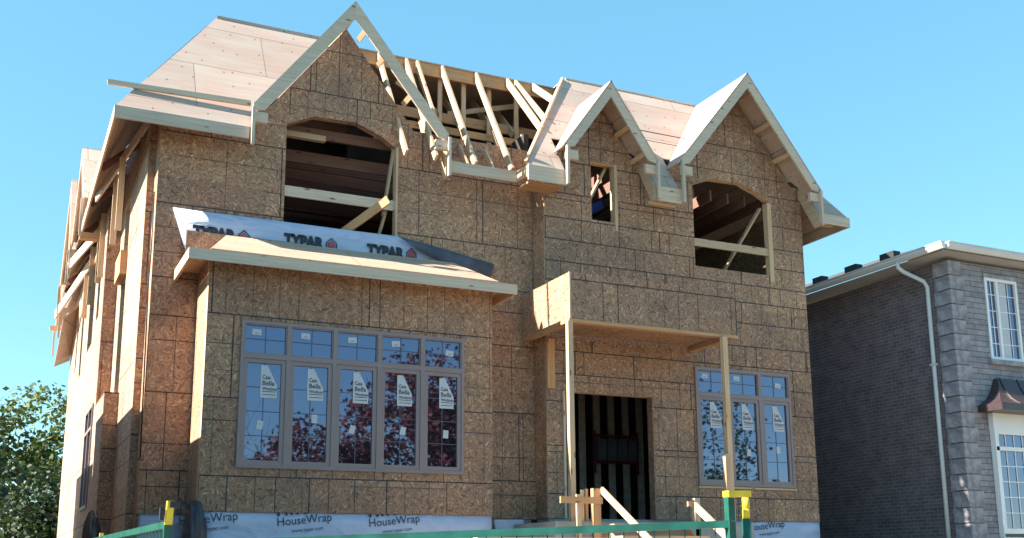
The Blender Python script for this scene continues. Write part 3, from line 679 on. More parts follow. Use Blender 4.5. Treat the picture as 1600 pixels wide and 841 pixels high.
# ---------------- windows
def window(y, x0, x1, z0, z1, zt, n, seed, label, stick=True):
    rnd = random.Random(seed); m = MB(); fr = .05; yf = y-.035
    def bar(a, b, c, d, y0=yf, y1=y+.06): m.box(a, b, y0, y1, c, d)
    bar(x0, x1, z1-fr, z1); bar(x0, x1, z0, z0+fr); bar(x0, x0+fr, z0+fr, z1-fr); bar(x1-fr, x1, z0+fr, z1-fr)
    bar(x0+fr, x1-fr, zt-.035, zt+.035)
    w_ = (x1-x0)/n
    for i in range(1, n):
        bar(x0+i*w_-.033, x0+i*w_+.033, z0+fr, zt-.035); bar(x0+i*w_-.033, x0+i*w_+.033, zt+.035, z1-fr)
    W = m.build('window', 'frame', H, label=label)
    for i in range(n):
        a, b = x0+i*w_+(fr if i == 0 else .033), x0+(i+1)*w_-(fr if i == n-1 else .033)
        for lo, hi, sash in ((z0+fr, zt-.035, .065), (zt+.035, z1-fr, .018)):
            m = MB(); ys = y-.02
            m.box(a, b, ys, y+.05, hi-sash, hi-.001); m.box(a, b, ys, y+.05, lo+.001, lo+sash); m.box(a+.001, a+sash, ys, y+.05, lo+sash, hi-sash); m.box(b-sash, b-.001, ys, y+.05, lo+sash, hi-sash)
            m.build('sash', 'frame', W)
            bx('pane', 'glass', W, a+sash-.005, b-sash+.005, y+.012, y+.024, lo+sash-.005, hi-sash+.005)
            m = MB(); c = (a+b)/2; nr = 2 if hi > zt else 4; t = .006
            m.box(c-t, c+t, y+.006, y+.0105, lo+sash, hi-sash)
            for k_ in range(1, nr): z = lo+sash+(hi-lo-2*sash)*k_/nr; m.box(a+sash, b-sash, y+.0055, y+.01, z-t, z+t)
            m.build('muntin', 'muntin', W)
            if not stick: continue
            yp = y+.0045
            if hi > zt:
                cx, cz = a+(b-a)*(.28+.12*rnd.random()+.35*(i == n-1)), lo+(hi-lo)*(.74-.18*(i == n-1)); t = rnd.uniform(-.12, .12)
                ux = Vector((math.cos(t), 0, math.sin(t))); uz = Vector((-math.sin(t), 0, math.cos(t))); o_ = Vector((cx, yp, cz))
                m = MB(); m.slab([o_-ux*.07-uz*.045, o_+ux*.07-uz*.045, o_+ux*.07+uz*.045, o_-ux*.07+uz*.045], (0, .0008, 0))
                m.face([o_-ux*.03-uz*.02+Vector((0, -.001, 0)), o_+ux*.03-uz*.02+Vector((0, -.001, 0)), o_+ux*.03-uz*.012+Vector((0, -.001, 0)), o_-ux*.03-uz*.012+Vector((0, -.001, 0))], 1)
                m.build('sticker', ['paper', 'ink'], W)
            else:
                sx, sz = a+sash+(b-a-2*sash)*.40, hi-sash-.03; sw_, sh = .25, .49
                m = MB()
                m.slab([(sx, yp, sz-sh), (sx+sw_, yp, sz-sh), (sx+sw_, yp, sz-.30), (sx+.10, yp, sz), (sx, yp, sz)], (0, .0008, 0))
                m.face([(sx+.03, yp-.001, sz-sh+.045), (sx+sw_-.02, yp-.001, sz-sh+.045), (sx+sw_-.02, yp-.001, sz-sh+.055), (sx+.03, yp-.001, sz-sh+.055)], 1)
                m.face([(sx+.03, yp-.001, sz-sh+.09), (sx+sw_-.02, yp-.001, sz-sh+.09), (sx+sw_-.02, yp-.001, sz-sh+.10), (sx+.03, yp-.001, sz-sh+.10)], 1)
                text_into(m, 'Casa', (sx+.03, yp-.001, sz-.205), (1, 0, 0), (0, 0, 1), .06, bold=.012, mat=1, width=.12)
                text_into(m, 'Bella', (sx+.03, yp-.001, sz-.30), (1, 0, 0), (0, 0, 1), .07, bold=.012, mat=1, width=.18)
                text_into(m, 'Windows', (sx+.03, yp-.001, sz-.375), (1, 0, 0), (0, 0, 1), .05, bold=.012, mat=1, width=.215)
                m.build('sticker', ['paper', 'ink'], W)
                cx, cz = a+(b-a)*(.38+.25*rnd.random()), lo+(hi-lo)*(.36+.12*rnd.random()); t = rnd.uniform(-.35, .15)
                ux = Vector((math.cos(t), 0, math.sin(t))); uz = Vector((-math.sin(t), 0, math.cos(t))); o_ = Vector((cx, yp, cz))
                if rnd.random() < .85 or n == 5:
                    m = MB(); m.slab([o_-ux*.045-uz*.065, o_+ux*.045-uz*.065, o_+ux*.045+uz*.065, o_-ux*.045+uz*.065], (0, .0008, 0)); m.build('sticker', 'paper', W)
    return W
window(YB, *bw, aty(377.1, 555, YB).z, 5, 4, 'wide bay window of five tall taupe casements with transoms')
window(YR, *rw, aty(1090.7, 616, YR).z, 3, 9, 'three light taupe window right of the doorway')
bx('sill_board', 'wood', H, rw[0]-.02, rw[1]+.02, YR-.03, YR-.001, rw[2]-.045, rw[2]-.012)
# side window (faces left)
m = MB(); X = 1.57
for (a, b, c, d) in ((21.75, 23.35, 3.03, 3.09), (21.75, 23.35, 1.12, 1.18), (21.75, 21.81, 1.18, 3.03), (23.29, 23.35, 1.18, 3.03), (22.51, 22.59, 1.18, 2.6), (22.51, 22.59, 2.66, 3.03), (21.81, 23.29, 2.6, 2.66)):
    m.box(X, X+.09, a, b, c, d)
W = m.build('window', 'frame', H, label='taupe window in the sunlit left side wall')
for a, b in ((21.81, 22.51), (22.59, 23.29)):
    for c, d in ((1.18, 2.6), (2.66, 3.03)): bx('pane', 'glass', W, X+.05, X+.06, a-.004, b+.004, c-.004, d+.004)

# ================================================================== HOUSE WRAP
def logo(mb, o_, ux, uz, s):
    """pentagon house outline with a red centre"""
    pts = [(0, 0), (1, 0), (1, .62), (.5, 1.1), (0, .62)]; t = lambda k, c: [((x-.5)*k+.5, (y-.5)*k+.5) for x, y in c]
    o1, o2 = pts, t(.78, pts); P_ = lambda q, dy: o_+ux*(q[0]*s)+uz*(q[1]*s)+Vector((0, -dy, 0))
    for k in range(5): mb.face([P_(o1[k], .002), P_(o1[(k+1) % 5], .002), P_(o2[(k+1) % 5], .002), P_(o2[k], .002)], 0)
    o3, o4 = t(.60, pts), t(.5, pts)
    for k in range(5): mb.face([P_(o3[k], .002), P_(o3[(k+1) % 5], .002), P_(o4[(k+1) % 5], .002), P_(o4[k], .002)], 0)
    mb.face([P_(q, .003) for q in t(.46, pts)], 1)
k = MB(); YW = 16.94
top = [(270, 324), (330, 332), (445, 347), (530, 358), (622, 369), (660, 385), (700, 405)]; botm = [(291, 395), (340, 400), (440, 405), (530, 405), (620, 410), (660, 412), (702, 412)]
T_ = [aty(a, b, YW) for a, b in top]; B_ = [aty(a, b, YW) for a, b in botm]
for i in range(len(T_)-1):
    t_, u_ = T_[i], T_[i+1]; b_, c_ = B_[i], B_[i+1]
    for j in range(3):
        f = lambda p, q, a: p+(q-p)*a
        w0 = Vector((0, .012*math.sin(i*2.1+j), 0)); w1_ = Vector((0, .012*math.sin(i*2.1+j+1), 0)); w2 = Vector((0, .012*math.sin((i+1)*2.1+j), 0)); w3_ = Vector((0, .012*math.sin((i+1)*2.1+j+1), 0))
        k.face([f(t_, b_, j/3)+w0, f(t_, b_, (j+1)/3)+w1_, f(u_, c_, (j+1)/3)+w3_, f(u_, c_, j/3)+w2])
wr = k.build('house_wrap', 'wrap', None, smooth=True); tag(wr, 'pale blue printed house wrap sheet hung behind the bay roof', 'house wrap')
sd = wr.modifiers.new('sol', 'SOLIDIFY'); sd.thickness = .003; sd.offset = -1
m = MB()
for (x, y, x2, y2, lx) in ((300, 372, 366, 372, 369), (443, 384, 504, 391, 507), (573, 400, 630, 407, 633)):
    a = aty(x, y, YW-.02); b = aty(x2, y2, YW-.02); ux = (b-a); wd = ux.length; a.z += .035; ux.z = wd*-.005; ux.normalize(); uz = Vector((-ux.z, 0, ux.x))
    m = MB(); text_into(m, 'TYPAR', a, ux, uz, .175, bold=.075, width=wd*1.04, spacing=1.0)
    logo(m, a+ux*(wd*1.08)+uz*-.0, ux, uz, .19)
    m.build('lettering', ['ink', 'red'], wr)
k = MB(); top = [(622, 369), (700, 391), (772, 413)]; botm = [(655, 392), (700, 412), (765, 438)]; YW2 = 16.88
T_ = [aty(a, b, YW2) for a, b in top]; B_ = [aty(a, b, YW2-.05) for a, b in botm]
mid = [(T_[i]+B_[i])/2+Vector((0, -.02, 0)) for i in range(3)]
for i in range(2): k.face([T_[i], mid[i], mid[i+1], T_[i+1]]); k.face([mid[i], B_[i], B_[i+1], mid[i+1]])
o = k.build('wrap_flap', 'flap', wr, smooth=True, label='dark grey folded over end of the wrap')
sd = o.modifiers.new('sol', 'SOLIDIFY'); sd.thickness = .004

def lowwrap(x0, x1, y, txts, label, seed):
    rnd = random.Random(seed); m = MB(); n = int((x1-x0)/.25); zs = [-.3, 0, .25, .45, .62, .795]
    g = [[Vector((x0+(x1-x0)*i/n, y-.003*math.sin(i*.9+z*2), z)) for z in zs] for i in range(n+1)]
    for i in range(n):
        for j in range(len(zs)-1): m.face([g[i][j], g[i+1][j], g[i+1][j+1], g[i][j+1]])
    o = m.build('house_wrap', 'wrap', None, smooth=True); tag(o, label, 'house wrap')
    sd = o.modifiers.new('sol', 'SOLIDIFY'); sd.thickness = .002; sd.offset = 1
    m = MB(); t = R(6); ux = Vector((math.cos(t), 0, math.sin(t))); uz = Vector((-math.sin(t), 0, math.cos(t)))
    for tx, tz in txts:
        q = Vector((tx, y-.017, tz)); m = MB()
        text_into(m, 'HouseWrap', q, ux, uz, .125, bold=.0, width=.82); m.build('lettering', ['ink'], o); m = MB(); text_into(m, 'www.typar.com', q+ux*.2-uz*.115, ux, uz, .055, width=.48); m.build('lettering', ['ink'], o); m = MB()
        text_into(m, 'TYPAR', q+uz*.155-ux*.04, ux, uz, .17, bold=.045, width=.6)
        m.build('lettering', ['ink'], o)
    return o
lowwrap(2.66, 7.28, 16.022, [(2.42, .60), (3.82, .60), (5.23, .60)], 'printed house wrap on the foundation below the bay window', 1)
lowwrap(2.0, 2.64, 17.022, [], 'narrow strip of house wrap on the foundation left of the bay', 4)
lowwrap(12.0, 14.5, 16.562, [(12.82, .62)], 'printed house wrap on the foundation at the right corner', 2)
m = MB(); q = [aty(a, b, 16.8) for a, b in ((772, 812), (818, 812), (820, 838), (776, 838))]; m.slab(q, (0, .02, 0)); tag(m.build('house_wrap', 'wrap'), 'small offcut of house wrap beside the bay corner', 'house wrap')

def crumple(name, c, s, seed, mat, label, cat):
    bm = bmesh.new(); bmesh.ops.create_icosphere(bm, subdivisions=4, radius=1); rnd = random.Random(seed)
    ax = [(Vector((rnd.gauss(0, 1), rnd.gauss(0, 1), rnd.gauss(0, 1))).normalized(), rnd.uniform(2, 7), rnd.uniform(0, 6)) for _ in range(12)]
    m = MB()
    for v in bm.verts:
        d = 1+sum(.045*abs(math.sin(v.co.dot(a)*f+p)) for a, f, p in ax)-.2
        v.co = Vector((v.co.x*s[0]*d, v.co.y*s[1]*d, v.co.z*s[2]*d))+Vector(c)
    m.v = [v.co.copy() for v in bm.verts]; m.f = [[v.index for v in f.verts] for f in bm.faces]; m.mi = [0]*len(m.f); m.uv = [[(0, 0)]*3]*len(m.f); bm.free()
    return tag(m.build(name, mat), label, cat)
crumple('plastic_sheet', (2.62, 15.9, .40), (.15, .12, .45), 3, 'tarp', 'crumpled black plastic bundled at the left corner of the bay foundation', 'plastic sheet')
crumple('plastic_sheet', (1.35, 17.1, .35), (.12, .2, .42), 5, 'tarp', 'dark plastic bundle leaning by the far left wall base', 'plastic sheet')

m = MB(); pts_ = [aty(241, 300, 16.93), aty(236, 392, 16.93), aty(232, 440, 16.93), aty(219, 716, 16.93)]
m.tube(pts_, .011, 6); m.tube([pts_[-1], pts_[-1]+Vector((-.03, -.02, -.02))], .014, 6); tag(m.build('cable', 'tarp', smooth=True), 'thin black cable hanging down the left front corner of the house', 'cable')
# roof plank
a, b = aty(168, 128, 16.75), aty(391, 163, 16.75); b.y = 16.72; 
o = b1('plank', 'woodw', None, a, b, .05, .085, (0, 0, 1)); tag(o, 'long pale plank lying along the lower left roof slope', 'plank')
a, b = atx(74, 507, 1.0), atx(91, 507, 1.25); o = b1('plank', 'wood', None, (1.0, 30.2, 6.2), (1.45, 30.2, 6.25), .09, .12); tag(o, 'stub of board sticking out at the far left eave', 'plank')

# ================================================================== PORCH STAIR RAILING
S = empty('stair_railing', 8.7, 14.9, -.3, 'rough lumber guard with sloping handrail left of the porch steps', 'railing')
bx('cross_rail', 'woodo', S, 7.95, 8.70, 14.90, 14.94, .955, 1.06)
bx('newel_post', 'woodo', S, 8.56, 8.69, 14.95, 15.04, -.3, 1.20); bx('baluster', 'wood', S, 8.26, 8.34, 14.95, 14.99, -.3, 1.1)
bx('baluster', 'wood', S, 8.40, 8.45, 15.06, 15.10, -.3, 1.18); bx('baluster', 'wood', S, 8.50, 8.55, 15.10, 15.16, -.3, 1.2)
q0 = Vector((8.71, 14.95, 1.18)); q1 = atx(1012, 841, 8.72); dd = (q1-q0); q1 = q0+dd*1.6
b1('handrail', 'wood', S, q0, q1, .04, .10)
S2 = empty('stair_railing', 10.4, 14.9, -.3, 'rough lumber post and sloping handrail right of the porch steps', 'railing')
bx('newel_post', 'woodw', S2, 10.52, 10.62, 15.0, 15.09, -.3, 1.09)
q0 = Vector((10.43, 14.95, 1.0)); q1 = atx(1135, 838, 10.43); q1 = q0+(q1-q0)*1.8; b1('handrail', 'wood', S2, q0, q1, .04, .12)
bx('block', 'wood', S2, 10.36, 10.405, 14.93, 15.0, .95, 1.03)
st = empty('porch_steps', 9.5, 14, -.5, 'rough wooden steps up to the porch doorway', 'steps')
for i in range(5): bx('tread', 'wood', st, 8.78, 10.38, 14.7-i*.28, 14.98-i*.28, .60-i*.19, .64-i*.19)
for x in (8.80, 10.34): b1('stringer', 'wood', st, (x, 15.0, .5), (x, 13.5, -.5), .04, .2)
o = bx('plank', 'woodw', None, 6.2, 9.55, 14.1, 14.25, .37, .41); tag(o, 'long pale plank lying level beyond the green fence rail', 'plank')
o.location.y = 14.2
for i, x in enumerate((6.6, 9.2)):
    t = MB(); t.beam((x, 13.95, -.3), (x, 14.13, .365), .05, .09); t.beam((x, 14.4, -.3), (x, 14.22, .365), .05, .09); t.build('trestle_leg', 'wood', o)

# ================================================================== TEMPORARY FENCE
def panel(name, a, b, zt, label, n, zt2=None):
    a = Vector(a); b = Vector(b); zt2 = zt if zt2 is None else zt2; o = empty(name, (a.x+b.x)/2, (a.y+b.y)/2, -1.55, label, 'fence', 'green temporary fence panels')
    t = MB(); t.beam((a.x, a.y, zt), (b.x, b.y, zt2), .035, .032); t.build('top_rail', 'green', o, bevel=.006)
    t = MB(); t.beam((a.x, a.y, -1.45), (b.x, b.y, -1.45), .04, .04); t.build('bottom_rail', 'green', o)
    t = MB(); d = b-a
    for i in range(1, n): p = a+d*(i/n); t.tube([(p.x, p.y, -1.43), (p.x, p.y, zt+(zt2-zt)*i/n-.012)], .0032, 5)
    for z in (-1.2, -.9, -.6, -.3, -.03): t.tube([(a.x, a.y, z), (b.x, b.y, z)], .0032, 5)
    t.build('mesh_infill', 'green', o)
    for p in (a, b): t = MB(); t.beam((p.x, p.y, -1.56), (p.x, p.y, (zt if p is a else zt2)+.012), .034, .034, upv=(0, 1, 0)); t.build('post', 'green', o, bevel=.006)
    return o
L = aty(262, 852, 5.05); Rr = aty(1141, 819, 3.98)
zL = aty(257, 820, 5.05).z
dirp = (Vector((Rr.x, Rr.y, 0))-Vector((L.x, L.y, 0))).normalized()
o = panel('temporary_fence', (L.x+.05, L.y-.02, 0), (Rr.x, Rr.y, 0), L.z, 'long green mesh fence panel across the foreground', 36, Rr.z)
o = panel('temporary_fence', (L.x, L.y+.03, 0), (.66, 8.1, 0), zL, 'green fence panel receding behind the left yellow clamp', 30)
o = panel('temporary_fence', (Rr.x+.10, Rr.y+.02, 0), (Rr.x+2.9, Rr.y-.1, 0), -.06, 'green fence panel starting at the right yellow clamp and leaving low at the right', 36)
# right post extension and clamps
tp = aty(1141, 778, 3.98); t = MB(); t.beam((Rr.x, Rr.y, Rr.z+.014), (Rr.x, Rr.y, tp.z), .034, .034, upv=(0, 1, 0))
tag(t.build('fence_post', 'green', bevel=.006), 'square green post top under the right yellow clamp', 'post')
t = MB(); c0, c1 = aty(1134, 772, 3.94), aty(1169, 772, 3.94)
t.beam(c0, c1, .045, .027); K = empty('fence_clamp', c1.x, c1.y, c1.z-.1, 'yellow T shaped clamp across the tops of two green posts at right', 'clamp', 'yellow fence clamps')
t.build('hook_bar', 'yellow', K, bevel=.006)
p = aty(1165, 778, 3.99); p2 = aty(1166, 811, 3.99); t = MB(); t.tube([p2, p2+(p-p2)*.45, p2+(p-p2)*.46, p2+(p-p2)*.5, p2+(p-p2)*.51, p], [.017, .017, .015, .015, .017, .017], 12); t.build('sleeve', 'yellow', K, smooth=True)
t = MB(); t.tube([(p2.x, p2.y, p2.z), (p2.x, p2.y, -1.5)], .020, 12); tag(t.build('fence_post', 'green', smooth=True), 'round green post below the yellow sleeve at right', 'post')
K2 = empty('fence_clamp', L.x, L.y, L.z, 'upright yellow clamp standing on the corner of the left fence panels', 'clamp', 'yellow fence clamps')
p = aty(265, 783, 5.05); t = MB(); t.beam((p.x, p.y, zL+.0), (p.x+.004, p.y, p.z), .03, .035, upv=(0, 1, 0)); t.build('sleeve', 'yellow', K2, bevel=.008)
t = MB(); t.box(p.x+.0, p.x+.045, p.y-.02, p.y+.02, p.z-.03, p.z-.002); t.box(p.x-.04, p.x-.024, p.y-.015, p.y+.015, zL+.02, p.z-.03); t.build('hook', 'vent', K2)
p = aty(159, 830, 8.3); t = MB(); t.beam((p.x, p.y, zL-.3), (p.x, p.y, zL+.06), .026, .03, upv=(0, 1, 0)); tag(t.build('fence_clamp', 'yellow', bevel=.006), 'farthest small yellow clamp at the left fence end', 'clamp', 'yellow fence clamps')

# ================================================================== RIGHT NEIGHBOUR
N = empty('neighbour_house', 20, 20, -.5, 'finished neighbouring house of grey stone and dark brick', 'house')
XN, YN = 17.36, 15.48
ZT = 6.13
m = MB(); m.slab([(XN, YN+.42, -.6), (XN, 30, -.6), (XN, 30, ZT), (XN, YN+.42, ZT)], (.2, 0, 0)); m.build('brick_wall', 'brick', N)
nw = [aty(a, b, YN) for a, b in ((1537, 432), (1587, 440), (1597, 570), (1546, 560))]
nx0, nx1, nz0, nz1 = nw[0].x, nw[1].x+.0, nw[2].z+.05, nw[0].z-.02
m = MB(); m.slab(on([(XN+.3, -.6), (26, -.6), (26, ZT), (XN+.3, ZT)], YN+.01), (0, .2, 0), [on(rc((nx0, nx1, nz0, nz1)), YN+.01)]); m.build('stone_wall', 'stone', N)
# quoins
rnd = random.Random(5); z = -.5; i = 0
while z < ZT-.1:
    h = .29+.05*rnd.random(); h = min(h, ZT-z); wq = .42 if i % 2 else .36; dq = .36 if i % 2 else .42
    g = .012; bm = bmesh.new(); bmesh.ops.create_cube(bm, size=1); bmesh.ops.subdivide_edges(bm, edges=bm.edges[:], cuts=5, use_grid_fill=True)
    for v in bm.verts:
        v.co = Vector((XN-.03+(v.co.x+.5)*wq, YN-.03+(v.co.y+.5)*dq, z+g+(v.co.z+.5)*(h-2*g)))
        v.co += Vector((rnd.uniform(-.006, .006), rnd.uniform(-.006, .006), rnd.uniform(-.002, .002)))
    m = MB(); bm.verts.index_update(); m.v = [v.co.copy() for v in bm.verts]; m.f = [[v.index for v in f.verts] for f in bm.faces]; m.mi = [0]*len(m.f); m.uv = [[(0, 0)]*len(f) for f in m.f]; bm.free()
    m.build('quoin', 'quoin', N, bevel=0); z += h; i += 1
m = MB(); m.box(XN+.02, XN+.32, YN+.0, YN+.43, -.6, ZT); m.build('quoin_core', 'quoin', N)
# upper window
m = MB()
for a in ((nx0, nx1, nz1-.06, nz1), (nx0, nx1, nz0, nz0+.06), (nx0, nx0+.06, nz0+.06, nz1-.06), (nx1-.06, nx1, nz0+.06, nz1-.06), ((nx0+nx1)/2-.16, (nx0+nx1)/2-.10, nz0+.06, nz1-.06)): m.box(a[0], a[1], YN-.01, YN+.07, a[2], a[3])
W = m.build('window', 'white', N, label='narrow upper white window in the stone wall')
bx('pane', 'glass', W, nx0+.05, nx1-.05, YN+.045, YN+.055, nz0+.05, nz1-.05)
m = MB()
for f in (.2, .4, .6, .8): z = nz0+(nz1-nz0)*f; m.box(nx0+.06, nx1-.06, YN+.03, YN+.04, z-.008, z+.008)
for x in (nx0+.2, nx1-.25): m.box(x-.008, x+.008, YN+.029, YN+.039, nz0+.06, nz1-.06)
m.build('muntin', 'white', W); bx('curtain', 'paper', W, (nx0+nx1)/2-.09, nx1-.3, YN+.032, YN+.042, nz0+.07, nz1-.07)
bx('sill', 'quoin', N, nx0-.08, nx1+.3, YN-.08, YN+.0, nz0-.11, nz0-.01); bx('lintel', 'quoin', N, nx0-.03, nx1+.1, YN-.02, YN+.0, nz1+.0, nz1+.09)
# eaves
GX, GY = 16.89, 15.13
gz1 = aty(1468, 377, GY).z; gz0 = gz1-.14
m = MB(); m.slab([(GX+.06, GY+.06, gz0-.01), (27, GY+.06, gz0-.01), (27, YN+.3, gz0-.01), (XN+.3, YN+.3, gz0-.01), (XN+.3, 30, gz0-.01), (GX+.06, 30, gz0-.01)], (0, 0, .02)); m.build('soffit', 'soffit', N)
for nm, a, b in (('gutter', (GX+.05, GY, 0), (27, GY, 0)), ('gutter', (GX, GY-.05, 0), (GX, 30, 0))):
    m = MB(); a = Vector(a); b = Vector(b); d = (b-a).normalized(); out = Vector((0, -1, 0)) if abs(d.x) > .5 else Vector((-1, 0, 0))
    prof = [(0, gz0), (.05, gz0), (.10, gz0+.06), (.09, gz1-.02), (.115, gz1-.015), (.115, gz1), (0, gz1)]
    A_ = [a+out*x+Vector((0, 0, z)) for x, z in prof]; B_ = [b+out*x+Vector((0, 0, z)) for x, z in prof]
    for i in range(len(prof)): j = (i+1) % len(prof); m.face([A_[i], A_[j], B_[j], B_[i]])
    m.face(A_); m.face(B_[::-1]); m.build('gutter', 'gutter', N)
m = MB(); g1 = gz1-.01
m.slab([(GX, GY, g1), (27, GY, g1), (27, 22, g1+2.2), (XN+5, 22, g1+2.2)], (0, 0, -.05)); m.slab([(GX, GY, g1), (XN+5, 22, g1+2.2), (XN+5, 30, g1+2.2), (GX, 30, g1)], (0, 0, -.05)); m.build('roof', 'shingle', N)
for px0, px1 in ((1270, 1292), (1321, 1347), (1377, 1408)):
    Xv = 17.25; pa = atx((px0+px1)/2, 428-((px0+px1)/2-1334)*.345, Xv); z = g1+(Xv-GX)*.4
    w0 = atx(px0, pa.z, Xv); ya, yb_ = atx(px1, 410, Xv).y, atx(px0, 440, Xv).y
    m = MB(); m.box(Xv-.10, Xv+.10, ya+.1, yb_-.1, z-.0, z+.15); m.build('roof_vent', 'vent', N, bevel=.01)
# downspout
d0 = Vector((GX+.02, 16.55, gz0)); m = MB()
pts = [aty(0, 0, 1)*0+Vector((GX-.04, 16.33, gz0+.02)), Vector((GX-.04, 16.33, gz0-.10)), Vector((GX+.02, 16.26, gz0-.2)), Vector((XN-.09, 16.06, gz0-.42)), Vector((XN-.05, 16.02, gz0-.55)), Vector((XN-.05, 16.02, 2.2)), Vector((XN-.05, 16.02, -.5))]
m.tube(pts, .045, 12); m.build('downspout', 'gutter', N, smooth=True)
bx('pipe_bracket', 'gutter', N, XN-.11, XN, 15.96, 16.08, 4.0, 4.04)
# flared metal canopy over the lower window
YC = 14.92; cl = aty(1527, 628, YN); cz = aty(1560, 628, YC).z; x0 = cl.x+.02; m = MB()
prof = [(0, 0), (.10, .05), (.22, .13), (.33, .25), (.42, .40), (.50, .58)]
x1 = 23.2
R_ = [[(x0+.0+d_, YC+d_*.9, cz+h_) for d_, h_ in prof], [(x1-d_, YC+d_*.9, cz+h_) for d_, h_ in prof]]
for i in range(len(prof)-1):
    m.face([R_[0][i], R_[1][i], R_[1][i+1], R_[0][i+1]])
    m.face([R_[0][i], R_[0][i+1], (x0+prof[i+1][0], YN, cz+prof[i+1][1]), (x0+prof[i][0], YN, cz+prof[i][1])])
for k_ in range(9):
    x = x0+.55+k_*.5
    for i in range(len(prof)-1): m.beam((x, YC+prof[i][0]*.9, cz+prof[i][1]+.01), (x, YC+prof[i+1][0]*.9, cz+prof[i+1][1]+.01), .02, .03)
m.box(x0-.02, x1+.02, YC-.03, YN, cz-.14, cz-.001); m.build('canopy', 'copper', N)
# bay below
YBn = 15.36; bl = aty(1555, 672, YBn); xb = bl.x
m = MB(); m.box(xb-.03, 23, YBn, YN, cz-.50, cz-.142); m.box(xb, 23, YBn+.03, YN, -.4, .5); m.box(xb-.02, xb+.0, YBn, YN, .5, cz-.5); m.build('panel', 'white', N)
zt_ = cz-.50; zb_ = aty(1572, 826, YBn).z; m = MB()
for a in ((xb, 23, zt_-.07, zt_), (xb, 23, zb_-.1, zb_), (xb, xb+.08, zb_, zt_-.07), (xb+.0, 23, zt_-.40, zt_-.32)): m.box(a[0], a[1], YBn+.001, YBn+.08, a[2], a[3])
for k_ in range(1, 5): m.box(xb+k_*.95, xb+k_*.95+.08, YBn+.001, YBn+.08, zb_, zt_-.07)
W = m.build('window', 'white', N, label='wide lower white window beneath the brown canopy')
bx('pane', 'glass', W, xb+.05, 22.9, YBn+.06, YBn+.07, zb_, zt_-.05)
m = MB()
for k_ in range(1, 14): x = xb+.08+k_*.24; m.box(x-.009, x+.009, YBn+.045, YBn+.056, zb_, zt_-.07)
for k_ in range(1, 5): z = zb_+(zt_-.4-zb_)*k_/5; m.box(xb+.08, 23, YBn+.044, YBn+.055, z-.009, z+.009)
m.build('muntin', 'white', W)

# ================================================================== LEFT NEIGHBOUR (throws the shadow on the side wall)
NL = empty('neighbour_house', -4, 17, -.6, 'buff brick bungalow just beyond the left edge', 'house')
m = MB(); m.box(-8, -.55, 9.5, 21.2, -.8, 3.92); m.box(-8, -.55, 21.21, 25.2, -.8, 3.2); m.build('wall', 'brickl', NL)
m = MB(); m.slab([(-.28, 9.2, 3.98), (-.28, 21.25, 3.98), (-4.2, 19, 5.6), (-4.2, 12, 5.6)], (0, 0, -.08)); m.slab([(-8.3, 9.2, 3.98), (-8.3, 21.25, 3.98), (-4.2, 19, 5.6), (-4.2, 12, 5.6)], (0, 0, -.08))
m.slab([(-.28, 9.2, 3.98), (-4.2, 12, 5.6), (-8.3, 9.2, 3.98)], (0, 0, -.08)); m.slab([(-.28, 21.25, 3.98), (-4.2, 19, 5.6), (-8.3, 21.25, 3.98)], (0, 0, -.08))
m.slab([(-.3, 21.26, 3.26), (-.3, 25.3, 3.26), (-8.2, 25.3, 3.5), (-8.2, 21.26, 3.5)], (0, 0, -.08)); m.build('roof', 'shingle', NL)
for y in (11, 14.5, 18): m = MB(); m.box(-.56, -.5, y, y+1.2, 1.2, 2.5); m.build('window', 'white', NL); 

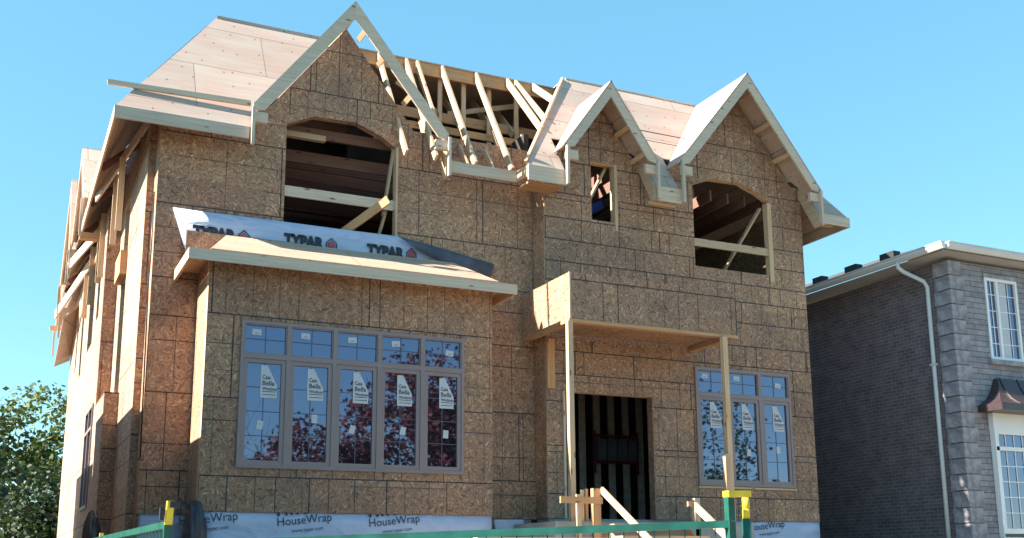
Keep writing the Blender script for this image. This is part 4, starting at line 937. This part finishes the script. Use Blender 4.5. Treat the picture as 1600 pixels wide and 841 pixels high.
# ================================================================== TREES
def tree(name, x, y, z0, h, rad, seed, leaf, label, nleaf=9000, lsize=.16, crown=(.35, 1.0), trunk_r=.2, shape=(1, 1, .8), clump=.5, cat='tree'):
    rnd = random.Random(seed); T = empty(name, x, y, z0, label, cat)
    m = MB(); tips = []
    def branch(p, d, L, r, depth):
        pts = [p]; rs = [r]; q = p.copy(); dd = d.copy()
        n = 4
        for i in range(n):
            dd = (dd+Vector((rnd.gauss(0, .16), rnd.gauss(0, .16), rnd.gauss(0, .08)+.05))).normalized(); q = q+dd*(L/n); pts.append(q.copy()); rs.append(max(.006, r*(1-.55*(i+1)/n)))
        m.tube(pts, rs, 7 if depth < 2 else 4, caps=False)
        if depth >= 4: tips.append(pts[-1]); return
        if depth >= 2: tips.append(pts[-1]); tips.append(pts[2])
        for k_ in range(rnd.choice((3, 4)) if depth else 6):
            f = rnd.uniform(.45, 1) if depth else rnd.uniform(.3, 1); b = pts[min(n, int(f*n))]
            nd = (dd*.55+Vector((rnd.gauss(0, .75), rnd.gauss(0, .75), rnd.gauss(.15, .4)))).normalized()
            branch(b.copy(), nd, L*rnd.uniform(.52, .72), rs[min(n, int(f*n))]*.6, depth+1)
    branch(Vector((x, y, z0)), Vector((0, 0, 1)), h*.5, trunk_r, 0)
    m.build('trunk', 'bark', T, smooth=True)
    if leaf:
        m = MB(); cz = z0+h*(crown[0]+crown[1])/2
        cl = [t for t in tips]
        for k_ in range(int(len(tips)*.4)):
            v = Vector((rnd.gauss(0, 1), rnd.gauss(0, 1), rnd.gauss(0, 1))).normalized()*rnd.uniform(.5, 1)**.5; cl.append(Vector((x+v.x*rad*shape[0], y+v.y*rad*shape[1], cz+v.z*h*(crown[1]-crown[0])/2)))
        for k_ in range(nleaf):
            c = rnd.choice(cl); s_ = clump*rnd.uniform(.4, 1.1)
            p = c+Vector((rnd.gauss(0, s_), rnd.gauss(0, s_), rnd.gauss(0, s_*.7)))
            a = Vector((rnd.gauss(0, 1), rnd.gauss(0, 1), rnd.gauss(0, .6))).normalized(); b = a.cross(Vector((rnd.gauss(0, 1), rnd.gauss(0, 1), rnd.gauss(0, 1)))).normalized(); sz = lsize*rnd.uniform(.6, 1.3)
            m.face([p-a*sz*.5, p+b*sz*.33, p+a*sz*.5, p-b*sz*.33], 0, [(0, 0), (1, 0), (1, 1), (0, 1)])
        m.build('crown', leaf, T)
    return T
tree('leafy_tree', 1.6, 44, -1, 8.0, 2.6, 11, 'leaf', 'yellow green leafy tree behind the house at the lower left', 11000, .22, (.25, .95), .2, clump=.42)
tree('leafy_tree', -1.2, 40, -1, 5.6, 2.2, 12, 'leafd', 'darker green tree at the left picture edge', 8000, .24, (.15, 1.0), .2, clump=.55)
tree('bush', 1.6, 36, -1, 3.8, 1.5, 13, 'leafd', 'low dark bush beside the left rear house corner', 7000, .18, (.1, 1.0), .08, clump=.4, cat='bush')
tree('bare_tree', 37.2, 42, -1, 16.5, 3, 14, None, 'bare thin branched tree just behind the right house corner', trunk_r=.16)
# across the street, mirrored in the window glass
tree('red_maple', 17.2, -13, -1.6, 12, 3.6, 21, 'leafr', 'red leaved maple across the street behind the viewer', 17000, .28, (.25, .95), .3, clump=.6)
tree('red_maple', 11.7, -12, -1.6, 8.6, 1.8, 22, 'leafr', 'small red maple across the street behind the viewer', 9000, .24, (.3, .9), .15, clump=.4)
tree('bare_tree', 8.5, -11, -1.6, 10.5, 3, 23, None, 'bare grey tree across the street behind the viewer', trunk_r=.16)
tree('leafy_tree', 31.5, -11, -1.6, 10.5, 3, 24, 'leafd', 'dark tree across the street opposite the doorway window', 5500, .24, (.25, 1.0), .2, clump=.5)
tree('bare_tree', 36.5, -11, -1.6, 9, 3, 25, None, 'second bare tree across the street behind the viewer', trunk_r=.15)

for o in bpy.data.objects:
    if '_w' in o: del o['_w']
